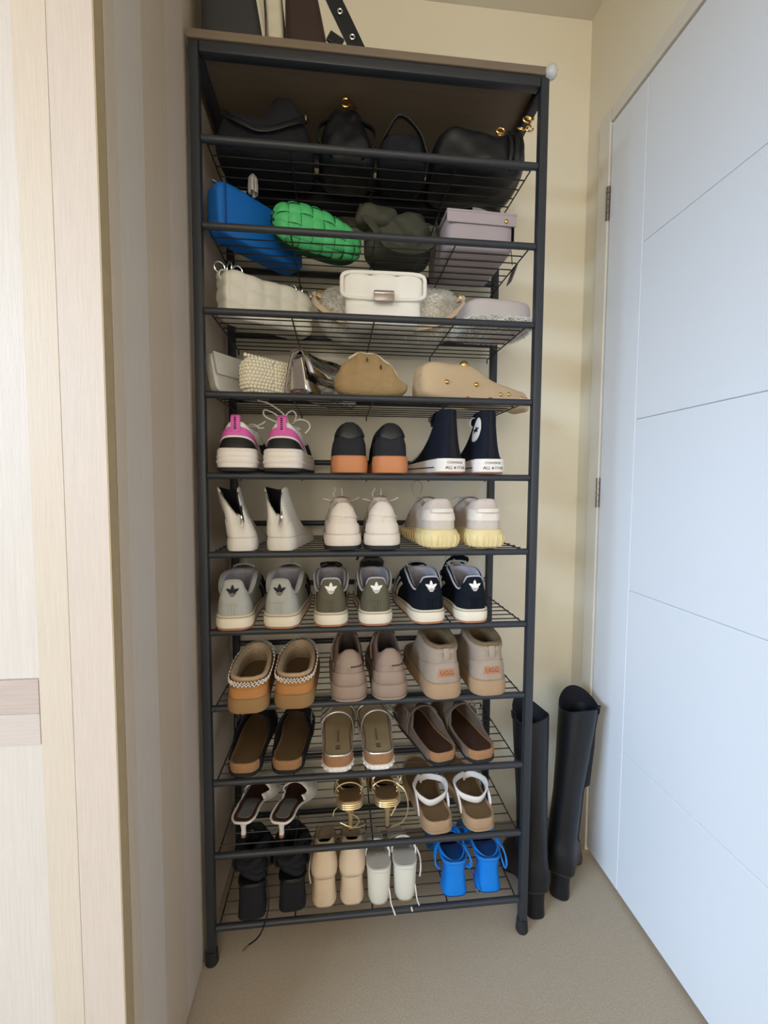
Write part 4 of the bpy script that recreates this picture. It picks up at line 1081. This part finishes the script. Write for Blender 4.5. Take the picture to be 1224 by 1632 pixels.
# ------------------------------------------------------------------ handbags
def blob(w, d, h, k=5.0, n=14, fn=None):
    """rounded box as a projected cube grid; origin at base centre. fn(p01,pos,normal)->pos"""
    idx = {}; V = []; F = []
    def vid(a, b, c):
        key = (round(a * 4 * n), round(b * 4 * n), round(c * 4 * n))
        if key in idx: return idx[key]
        p = Vector((a, b, c))
        # ease the grid towards the rounded edges
        s_ = (abs(a) ** k + abs(b) ** k + abs(c) ** k) ** (1 / k)
        q = p / s_
        nn = Vector((math.copysign(abs(q.x) ** (k - 1), q.x) / w, math.copysign(abs(q.y) ** (k - 1), q.y) / d, math.copysign(abs(q.z) ** (k - 1), q.z) / h)).normalized()
        pos = Vector((q.x * w / 2, q.y * d / 2, q.z * h / 2 + h / 2))
        if fn: pos = fn(q, pos, nn)
        idx[key] = len(V); V.append(pos); return idx[key]
    g_ = [-1 + 2 * i / n for i in range(n + 1)]
    for ax in range(3):
        for s_ in (-1, 1):
            for i in range(n):
                for j in range(n):
                    qd = []
                    for (u, v) in ((i, j), (i + 1, j), (i + 1, j + 1), (i, j + 1)):
                        c = [0, 0, 0]; c[ax] = s_; c[(ax + 1) % 3] = g_[u]; c[(ax + 2) % 3] = g_[v]; qd.append(vid(*c))
                    F.append(qd if s_ > 0 else qd[::-1])
    return V, F
def bag(name, label, x, y, zi, rz, group=None, tilt=0.0, cat='handbag', z=None):
    r = thing(name, label, cat, (x, y, SH(zi) if z is None else z), rz, group)
    r.rotation_euler = (tilt, 0, rz); return r
def body(root, V, F, m, name='body', ang=60, xmax=9.0):
    if name == 'body': V = [Vector((v.x, v.y, max(v.z, .0003))) if v.x < xmax else v for v in V]   # sits flat on its shelf
    return link_mesh(name, V, F, m, root, True, ang, fix=False)
def wr(p, s=30, a=.003, ph=0): return a * (math.sin(p.x * s + ph) * math.cos(p.z * s * 1.3 + p.y * s * .7 + ph))
def fur(root, pts_n, m, ln, name='fur', rw=.0009):
    V = []; F = []
    for p, n in pts_n:
        d = (n + Vector((random.uniform(-.7, .7), random.uniform(-.7, .7), random.uniform(-.9, .3)))).normalized()
        s_ = d.orthogonal().normalized(); l_ = ln * random.uniform(.6, 1.2); b = len(V)
        q = p + d * l_ * .55 + Vector((0, 0, -.08 * l_)); e = p + d * l_ + Vector((0, 0, -.3 * l_))
        V += [Vector((v.x, v.y, max(v.z, .0004))) for v in (p - s_ * rw, p + s_ * rw, q + s_ * rw * .8, q - s_ * rw * .8, e)]
        F += [[b, b + 1, b + 2, b + 3], [b + 3, b + 2, b + 4]]
    o = link_mesh(name, V, F, m, root, False, fix=False); o['kind'] = 'stuff'; return o
def surf_points(V, F, cnt, cond=lambda c: True):
    out = []; fs = []
    for f in F:
        c = sum((Vector(V[i]) for i in f), Vector()) / len(f)
        if cond(c): fs.append(f)
    for _ in range(cnt):
        f = random.choice(fs); a, b, c, d = [Vector(V[i]) for i in f]; u, v = random.random(), random.random()
        p = a.lerp(b, u).lerp(d.lerp(c, u), v); n = (b - a).cross(d - a)
        out.append((p, n.normalized() if n.length > 1e-12 else Vector((0, 0, 1))))
    return out
def ring_pts(c, r, ax='y', n=18, sx=1, sz=1):
    return [Vector((c[0] + r * sx * math.cos(t), c[1], c[2] + r * sz * math.sin(t))) if ax == 'y' else (Vector((c[0], c[1] + r * sx * math.cos(t), c[2] + r * sz * math.sin(t))) if ax == 'x' else Vector((c[0] + r * sx * math.cos(t), c[1] + r * sz * math.sin(t), c[2]))) for t in thetas(n)]

# -- shelf three
def quilt(nx, nz, amp, kz=1.0):
    def fn(q, pos, n):
        a = (q.x + 1) / 2 * nx; b = (q.z + 1) / 2 * nz
        s_ = (abs(math.sin(PI * a)) * abs(math.sin(PI * b))) ** .5
        if abs(n.x) > .7: s_ = abs(math.sin(PI * b)) ** .5
        return pos + n * amp * s_ + Vector((0, .002 * math.sin(q.x * 5 + q.z * 2), .002 * math.sin(q.x * 4)))
    return fn
r = bag('quilted_shoulder_bag', 'cream puffy quilted shoulder bag at the left end of its shelf', -.228, .118, 2, .62)
V, F = blob(.196, .060, .096, 6, 44, quilt(5, 3, .0052)); body(r, V, F, cream_bag)
for k, sx in enumerate((-1, 1)):
    G().ribbon(curve([(sx * .095, 0, .070), (sx * .106, 0, .082), (sx * .102, 0, .094), (sx * .090, 0, .096)], 8), (0, 1, 0), .016, .003).build('strap_tab', cream_bag, r)
    for cx, cz, rr in ((sx * .102, .101, .011), (sx * .082, .106, .012), (sx * .064, .106, .010)):
        G().tube(ring_pts((cx, 0, cz), rr, 'y' if cx != sx * .082 else 'x'), .0016, 6, True).build('chain_ring', silver, r)
r = bag('fluffy_shoulder_bag', 'cream fluffy faux fur shoulder bag behind the white quilted bag', .048, .188, 2, -.05)
def furfn(q, pos, n):
    return pos + Vector((0, 0, .020 * q.x * q.x * (1 if q.z > 0 else .8))) + n * wr(pos, 60, .003)
V, F = blob(.325, .084, .122, 3.2, 22, furfn); body(r, V, F, furm)
fur(r, surf_points(V, F, 26000, lambda c: c.y < .03), furm, .0085, 'fur', .0006)
for sx in (-1, 1):
    G().ribbon(curve([(sx * .150, -.015, .095), (sx * .172, -.02, .108), (sx * .176, -.03, .090), (sx * .150, -.048, .060), (sx * .10, -.056, .030), (sx * .04, -.058, .018)], 18), (0, .3, 1), .012, .003).build('strap', beige_s, r)
    G().tube(ring_pts((sx * .160, -.02, .106), .010, 'y'), .0018, 6, True).build('strap_ring', gold, r)
r = bag('white_quilted_bag', 'white quilted flap bag with grey turn clasp in the middle', .022, .082, 2, -.02)
def wq(q, pos, n):
    a = (q.x + 1) / 2 * 3; b = (q.z + 1) / 2 * 2.2
    return pos + n * .0055 * (abs(math.sin(PI * a)) * abs(math.sin(PI * b))) ** .5
V, F = blob(.160, .054, .090, 7, 36, wq); body(r, V, F, white_bag)
V, F = blob(.170, .062, .050, 7, 36, lambda q, pos, n: pos + n * .0048 * (abs(math.sin(PI * (q.x + 1) / 2 * 3))) ** .5 * (1 if abs(n.x) < .8 else 0))
V = [v + Vector((0, -.001, .050)) for v in V]; fl = body(r, V, F, white_bag, 'flap')
G().tube([Vector((.087 * math.copysign(abs(math.cos(t)) ** .3, math.cos(t)), -.0335, .077 + .026 * math.copysign(abs(math.sin(t)) ** .35, math.sin(t)))) for t in thetas(44)], .0042, 8, True).build('flap_piping', white_bag, fl)
cl = G().box((0, -.043, .052), (.042, .010, .022), .002).build('clasp', clasp_m, r)
G().box((0, -.0485, .057), (.040, .002, .003), .0006).build('clasp_bar', silver, cl)
r = bag('felt_pouch', 'grey pouch with shaggy trim at the right end of its shelf', .272, .098, 2, .05)
V, F = blob(.150, .115, .066, 4.5, 18, lambda q, pos, n: pos + n * wr(pos, 40, .003)); body(r, V, F, greylil)
fur(r, surf_points(V, F, 6000, lambda c: c.z < .026), furm, .015, 'shaggy_trim', .0007)
# -- shelf four
r = bag('glitter_clutch', 'pale glittery flat clutch against the left post', -.284, .090, 3, .98, tilt=.0)
V, F = blob(.150, .028, .085, 7, 18, lambda q, pos, n: pos + Vector((0, .010 * q.z, 0))); body(r, V, F, glitter)
G().box((-.0, -.0128, .060), (.146, .003, .046), .001, Matrix.Rotation(-.235, 3, 'X')).build('flap', glitter, r)
r = bag('pearl_bag', 'small bag covered in pearl beads beside the silver clutch', -.214, .056, 3, .72)
V, F = blob(.120, .045, .070, 4, 12); body(r, V, F, pearl_base)
bead0 = G().sphere((0, 0, 0), .0039, 8, 6).build('bead', pearl, None)
def ringpt(t, sq_): return Vector((.0595 * math.copysign(abs(math.cos(t)) ** .5, math.cos(t)) * sq_, .0225 * math.copysign(abs(math.sin(t)) ** .5, math.sin(t)) * sq_, 0))
for i in range(10):
    zq = .005 + i * .0070
    sq_ = 1 - .22 * abs((zq / .07 - .5) * 2) ** 5
    dense = [ringpt(lerp(PI * .86, PI * 2.14, k / 400), sq_) for k in range(401)]
    acc = 0.0; nxt = .0036 * (i % 2); 
    for k in range(1, 401):
        acc += (dense[k] - dense[k - 1]).length
        if acc >= nxt:
            o = bead0.copy(); COL.objects.link(o); o.parent = r; o.location = (dense[k].x, dense[k].y, zq); nxt += .0073
for j in range(16):
    o = bead0.copy(); COL.objects.link(o); o.parent = r; o.location = (lerp(-.056, .056, j / 15), -.002, .075)
bpy.data.objects.remove(bead0)
r = bag('mirror_clutch', 'mirrored silver flap clutch with end turned to the front', -.102, .112, 3, 1.0)
# long wedge: broad base, narrow folded top
def wedge(q, pos, n): return pos + Vector((0, -pos.y * .55 * (q.z + 1) / 2, 0)) + n * wr(pos, 24, .0016)
V, F = blob(.200, .062, .086, 8, 24, wedge); body(r, V, F, mirror_l)
f_ = [(-.100, .012, .086), (-.100, -.010, .090), (-.100, -.024, .070), (-.100, -.036, .040)]
rings = [[Vector((x_, p[1], p[2] + .003 * math.sin(x_ * 40))) for p in f_] for x_ in [lerp(-.103, .103, k / 14) for k in range(15)]]
o = G().loft(rings, False, False, False).build('flap', mirror_l, r, ang=70); md = o.modifiers.new('thickness', 'SOLIDIFY'); md.thickness = .003; md.offset = 0
for x_ in (-.1035, .1035): G().tube(curve([(x_, p[1], p[2]) for p in f_], 12), .0022, 6).build('edge_piping', mirror_edge, o)
G().tube([(-.103, -.036, .040), (.103, -.036, .040)], .0022, 6).build('edge_piping', mirror_edge, o)
G().tube(curve([(-.101, .030, .004), (-.102, .018, .060), (-.102, .008, .086)], 10), .0026, 6).build('gusset_fold', mirror_edge, r)
r = bag('straw_clutch', 'slouchy woven straw clutch gathered along its top', -.005, .046, 3, .03)
def strawfn(q, pos, n):
    top = (q.z + 1) / 2; env = 1 - .62 * (abs(q.x + .15) ** 2.2) * top
    fold = .004 * math.sin(q.x * 14) * top * (1 if abs(n.y) > .3 else .3)
    p = Vector((pos.x * (1 - .10 * top), pos.y * (1 - .45 * top), pos.z * env)); return p + n * fold
V, F = blob(.160, .070, .092, 3.4, 28, strawfn); body(r, V, F, straw)
G().tube([strawfn(Vector((q_, 0, 1)), Vector((q_ * .084, 0, .092)), Vector((0, 0, 1))) + Vector((0, -.004, .0005)) for q_ in [lerp(-.62, .75, k / 20) for k in range(21)]], .0026, 6).build('frame_edge', beige_s, r)
for cx_, cz_ in ((-.010, .074), (.018, .060)): G().sphere((cx_, -.026, cz_), .004, 8, 6, (.6, .5, 1.2)).build('gather_pleat', brown_fab, r)
r = bag('burlap_bag', 'beige burlap bag studded with gold domes at the right end', .240, .116, 3, .40)
def burfn(q, pos, n):
    top = (q.z + 1) / 2; env = 1 - .46 * sst(-.35, .7, q.x) * top - .03 * math.sin(q.x * 9) * top
    return Vector((pos.x, pos.y * (1 - .3 * top), pos.z * env - .014 * sst(.78, 1, q.x))) + n * wr(pos, 28, .002)
V, F = blob(.315, .085, .086, 5, 28, burfn); b_ = body(r, V, F, burlap, xmax=.10)
for (sx_, sz_, rr) in ((-.28, .96, .0085), (-.70, .46, .0048), (-.15, .50, .0048), (.28, .36, .0042), (-.35, .04, .006), (.10, .06, .0085), (.62, .10, .008), (.45, .42, .0045), (.80, .36, .004)):
    q = Vector((sx_, -1 if sz_ < .9 else -.55, sz_ * 2 - 1)); s5 = (abs(q.x) ** 4 + abs(q.y) ** 4 + abs(q.z) ** 4) ** .25; q = q / s5
    p = burfn(q, Vector((q.x * .1575, q.y * .0425, q.z * .043 + .043)), Vector((0, -1, 0)))
    G().sphere(tuple(p), rr * 1.35, 12, 8, (1, .85, .9)).build('gold_stud', gold, r)
# -- shelf two
r = bag('blue_bag', 'bright blue leather bag against the left post', -.246, .125, 1, .78)
V, F = blob(.215, .060, .108, 7, 16, lambda q, pos, n: pos + Vector((0, -pos.y * .25 * (q.z + 1) / 2, -.012 * sst(.2, 1, q.x) * (q.z + 1) / 2)) + n * wr(pos, 22, .0015)); body(r, V, F, blue_bag)
G().tube([(-.096, -.031, .004), (-.094, -.0295, .050), (-.092, -.0255, .104)], .0013, 6).build('side_seam', blue_d, r)
G().box((-.1, .0, .1085), (.012, .006, .003), .001).build('zip_pull', silver, r)
r = bag('woven_clutch', 'green woven leather clutch beside the blue bag', -.118, .108, 1, .42, z=SH(1) + .0016)
GW, GD, GH = .200, .078, .088
def gfn(q, pos, n): return Vector((pos.x, pos.y, pos.z * (1 - .18 * sst(-.2, 1, q.x)))) + n * wr(pos, 24, .002)
V, F = blob(GW - .006, GD - .006, GH - .004, 3, 14, gfn); body(r, V, F, green_dk)
def gs(a, b):
    """a along the length -1..1, b angle round the section from back over the top to the front"""
    k = 3.0
    x_ = max(-.999, min(.999, a)); rad = (1 - abs(x_) ** k) ** (1 / k) if abs(x_) < 1 else 0
    cy, cz = math.cos(b), math.sin(b); s_ = (abs(cy) ** k + abs(cz) ** k) ** (1 / k)
    q = Vector((x_, cy / s_ * rad, cz / s_ * rad))
    return gfn(q, Vector((q.x * GW / 2, q.y * GD / 2, q.z * GH / 2 + GH / 2)), Vector((0, 0, 0)))
NA, NBb = 8, 8
for i in range(NA):
    for j in range(NBb):
        a0, a1 = lerp(-.985, .985, i / NA), lerp(-.985, .985, (i + 1) / NA); b0, b1 = lerp(.2, 1.42 * PI, j / NBb), lerp(.2, 1.42 * PI, (j + 1) / NBb)
        Vt = []; m_ = 4; al = (i + j) % 2
        for u in range(m_ + 1):
            for v in range(m_ + 1):
                fu, fv = u / m_, v / m_
                a = lerp(a0, a1, fu * 1.10 - .05 if not al else fu * .90 + .05); b = lerp(b0, b1, fv * 1.10 - .05 if al else fv * .9 + .05)
                e = .002
                p = gs(a, b); nn = (gs(min(a + e, .999), b) - gs(max(a - e, -.999), b)).cross(gs(a, b + e) - gs(a, b - e))
                nn = nn.normalized() if nn.length > 1e-14 else Vector((0, 0, 1))
                if nn.dot(p - Vector((p.x * .9, 0, GH / 2))) < 0: nn = -nn
                long_, cross_ = (fu, fv) if not al else (fv, fu)
                hgt = .0042 * math.sin(PI * min(max(long_, 0), 1)) ** .7 * (1 - .35 * (2 * cross_ - 1) ** 4) - .0006
                Vt.append(p + nn * hgt)
        Ft = [[u * (m_ + 1) + v, (u + 1) * (m_ + 1) + v, (u + 1) * (m_ + 1) + v + 1, u * (m_ + 1) + v + 1] for u in range(m_) for v in range(m_)]
        link_mesh('woven_strip', Vt, Ft, green_bag, r, True, 80)
G().tube(curve([(-.098, -.01, .030), (-.108, -.028, .020), (-.104, -.040, .004), (-.09, -.045, .0035), (-.075, -.044, .006)], 14), .0022, 6).build('wrist_cord', green_dk, r)
r = bag('olive_nylon_bag', 'slumped dark olive nylon bag between the green and lilac bags', .060, .140, 1, -.05)
def olv(q, pos, n): top = (q.z + 1) / 2; return Vector((pos.x * (1 - .18 * top), pos.y, pos.z * (1 - .10 * math.sin(q.x * 4 + 1) * top))) + n * (wr(pos, 70, .005) + wr(pos, 130, .002, 2))
V, F = blob(.160, .120, .112, 3, 30, olv); body(r, V, F, olive_bag)
G().ribbon(curve([(-.07, -.02, .085), (-.085, -.05, .100), (-.060, -.07, .060), (-.02, -.074, .012), (.04, -.072, .006), (.08, -.06, .040), (.085, -.03, .085)], 24), (0, .4, 1), .020, .003).build('strap', olive_bag, r)
V, F = blob(.09, .05, .045, 3, 12, lambda q, pos, n: pos + n * wr(pos, 90, .004)); V = [v + Vector((-.05, -.045, .06)) for v in V]; body(r, V, F, olive_bag, 'front_pocket')
r = bag('lilac_bag', 'greyish lilac leather box bag with a dark hang tag', .222, .130, 1, .03)
V, F = blob(.148, .185, .072, 9, 14); body(r, V, F, lav_bag)
G().box((0, -.004, .073), (.152, .190, .005), .002).build('flap', lav_bag, r, smooth=False)
G().box((0, -.0955, .062), (.150, .004, .024), .0015).build('flap_front', lav_bag, r, smooth=False)
G().box((.0765, -.02, .045), (.003, .12, .04), .001).build('side_panel', black_l, r, smooth=False)
G().sphere((.052, -.099, .058), .0045, 10, 8, (1, .6, 1)).build('stud', gold, r)
G().tube(ring_pts((.080, -.05, .052), .009, 'x'), .0016, 6, True).build('strap_ring', silver, r)
G().tube(curve([(.080, -.05, .043), (.090, -.04, .020), (.096, -.03, .006)], 8), .0010, 5).build('tag_cord', brown_l, r)
tg = G().box((.100, -.022, -.012), (.003, .026, .042), .001, Matrix.Rotation(.35, 3, 'Y')).build('hang_tag', tag_m, r, smooth=False); tg['label'] = 'dark grey hang tag'
# -- shelf one: black bags in the shade under the top board
def dark_bag(name, label, x, y, w, d, h, rz, k=3.6, top=.3, m=black_l, seed=0, hump=None):
    r = bag(name, label, x, y, 0, rz)
    def fn(q, pos, n):
        t = (q.z + 1) / 2; p = Vector((pos.x * (1 - top * t), pos.y * (1 - top * t), pos.z))
        if hump: p.z += hump[1] * math.exp(-((q.x - hump[0]) / .36) ** 4) * t
        return p + n * (wr(pos, 40, .004, seed) + wr(pos, 95, .0018, seed + 1))
    V, F = blob(w, d, h, k, 22, fn); body(r, V, F, m); r.location.z += .0012; return r
r = dark_bag('slouchy_black_bag', 'slouchy black bag with a rounded top, left of the gold clipped bag', -.222, .105, .205, .15, .085, .05, top=.14, hump=(.42, .050), m=black_f, seed=1)
G().tube(ring_pts((.082, -.055, .086), .007, 'x', sz=1.4), .0017, 6, True).build('zip_ring', gold, r)
G().ribbon(curve([(-.08, -.055, .078), (-.05, -.078, .050), (.0, -.082, .034), (.06, -.076, .060), (.085, -.055, .086)], 14), (0, .3, 1), .012, .003).build('handle', black_l, r)
r = dark_bag('black_bucket_bag', 'tall gathered black bag topped with a gold clip', -.055, .105, .135, .15, .134, .0, top=.50, seed=3)
cpv = G(); cpv.tube(ring_pts((-.002, -.030, .140), .008, 'y'), .0020, 6, True); cpv.build('gold_ring', gold, r)
G().tube([(.004, -.034, .142), (.016, -.044, .120)], .0042, 8).build('gold_clip', gold, r)
for s_ in (-1, 1): G().ribbon(curve([(s_ * .03, -.035, .100), (s_ * .055, -.055, .070), (s_ * .055, -.068, .030), (s_ * .03, -.066, .006)], 14), (0, 1, .2), .012, .003).build('drawstring', black_l, r)
r = dark_bag('folded_black_bag', 'low folded black bag in the middle right of the top shelf', .062, .102, .105, .145, .078, -.03, top=.12, m=black_f, seed=5)
G().ribbon(curve([(-.04, -.05, .06), (-.01, -.075, .085), (.03, -.07, .06), (.05, -.06, .02)], 14), (0, 1, .2), .013, .003).build('handle', black_l, r)
r = dark_bag('large_black_bag', 'wide black bag with gold chain at the right end of top shelf', .225, .105, .205, .155, .088, .02, k=5, top=.08, m=black_l, seed=7)
g = G()
for k in range(9):
    a = k / 8; c = Vector((lerp(.040, .100, a), -.055 + .03 * math.sin(a * 6), .094 + .009 * math.sin(a * 9)))
    G().tube([c + Vector((.0085 * math.cos(t), .005 * math.sin(t) if k % 2 else 0, .0055 * math.sin(t))) for t in thetas(12)], .0017, 6, True).build('chain_link', gold, r)
for k in range(3): G().ribbon(curve([(.052 + .012 * k, -.070, .082), (.054 + .012 * k, -.082, .050), (.052 + .012 * k, -.082, .020), (.048 + .012 * k, -.068, .004)], 10), (1, 0, 0), .007, .003).build('strap', black_l, r)
G().sphere((.035, -.066, .090), .003, 8, 6).build('stud', gold, r)
r = dark_bag('black_filler_bag', 'added long black filler bag darkening the back of the top wire shelf', -.010, .214, .56, .056, .080, 0, k=5, top=.10, m=black_f, seed=9)  # filler bag added to cover the bright wall and keep this shelf dark
G().ribbon(curve([(-.18, -.030, .070), (-.10, -.030, .050), (0, -.031, .040), (.10, -.029, .050), (.18, -.028, .070)], 16), (0, .3, 1), .012, .003).build('handle', black_l, r)
r = bag('tassel_charm', 'small grey tassel charm hanging beneath the top wire shelf', -.247, .080, 0, 0, cat='charm')
G().tube([(0, 0, -.0066), (0, 0, -.014)], .0008, 5).build('cord', black_f, r)
G().tube(ring_pts((0, 0, -.0026), .0038, 'x', 14), .0008, 5, True).build('cord_loop', black_f, r)
G().tube([(0, 0, -.012), (0, 0, -.018), (0, 0, -.022)], [.003, .008, .010], 10).build('cap', tassel_m, r)
for k in range(8):
    t = 2 * PI * k / 8; G().ribbon([(.008 * math.cos(t), .008 * math.sin(t), -.020), (.0095 * math.cos(t), .0095 * math.sin(t), -.036), (.009 * math.cos(t), .009 * math.sin(t), -.048 - .002 * (k % 3))], (-math.sin(t), math.cos(t), 0), .006, .0012).build('fringe', tassel_m, r)

# -- on the top board
ZB = ZT + .0165
r = bag('charcoal_tote', 'charcoal tote with slanting side on the left of top board', -.270, .085, 0, 0, z=ZB)
V, F = blob(.125, .13, .21, 8, 14, lambda q, pos, n: pos + Vector((-.035 * (q.z + 1) / 2 * sst(-1, 1, q.x), 0, 0))); body(r, V, F, char_bag)
G().tube(curve([(.060, -.068, .005), (.044, -.068, .10), (.026, -.068, .20)], 8), .0022, 6).build('edge_piping', pale_strap, r)
for s_ in (-1, 1): G().ribbon(curve([(-.04, s_ * .055, .20), (-.04, s_ * .045, .27), (.0, s_ * .04, .29), (.01, s_ * .045, .27), (.012, s_ * .055, .20)], 16), (1, 0, 0), .018, .003).build('handle', char_bag, r)
r = bag('pale_canvas_roll', 'pale upright band standing between the two dark bags on top', -.193, .085, 0, 0, z=ZB)
V, F = blob(.034, .10, .20, 6, 10, lambda q, pos, n: pos + Vector((-.014 * ((q.z + 1) / 2) ** 2, 0, 0))); body(r, V, F, pale_strap)
G().tube(curve([(-.017, -.051, .004), (-.020, -.051, .1), (-.030, -.051, .196)], 8), .0016, 6).build('edge_seam', char_bag, r)
r = bag('brown_leather_bag', 'dark brown leather bag with eyelet strap, right of top board', -.130, .085, 0, 0, z=ZB)
V, F = blob(.090, .13, .21, 8, 14, lambda q, pos, n: pos + Vector((-.045 * (q.z + 1) / 2 * sst(-1, 1, q.x), 0, 0))); body(r, V, F, brown_bag)
stp = G().ribbon(curve([(.018, -.068, .19), (.042, -.069, .12), (.072, -.069, .062), (.100, -.068, .0105)], 14), (1, 0, .55), .030, .004).build('strap', black_l, r)
for u in (.30, .55, .80):
    p = cr([(.018, -.0715, .19), (.042, -.0725, .12), (.072, -.0725, .060), (.104, -.0715, .004)], u)
    G().tube(ring_pts((p.x, p.y, p.z), .0042, 'y', 12), .0016, 6, True).build('eyelet', silver, stp)
G().box((.052, -.066, .034), (.030, .006, .020), .002, Matrix.Rotation(.5, 3, 'Y')).build('buckle_loop', black_l, r, smooth=False)
G().box((.050, -.0695, .012), (.018, .003, .012), .001).build('buckle', silver, r, smooth=False)
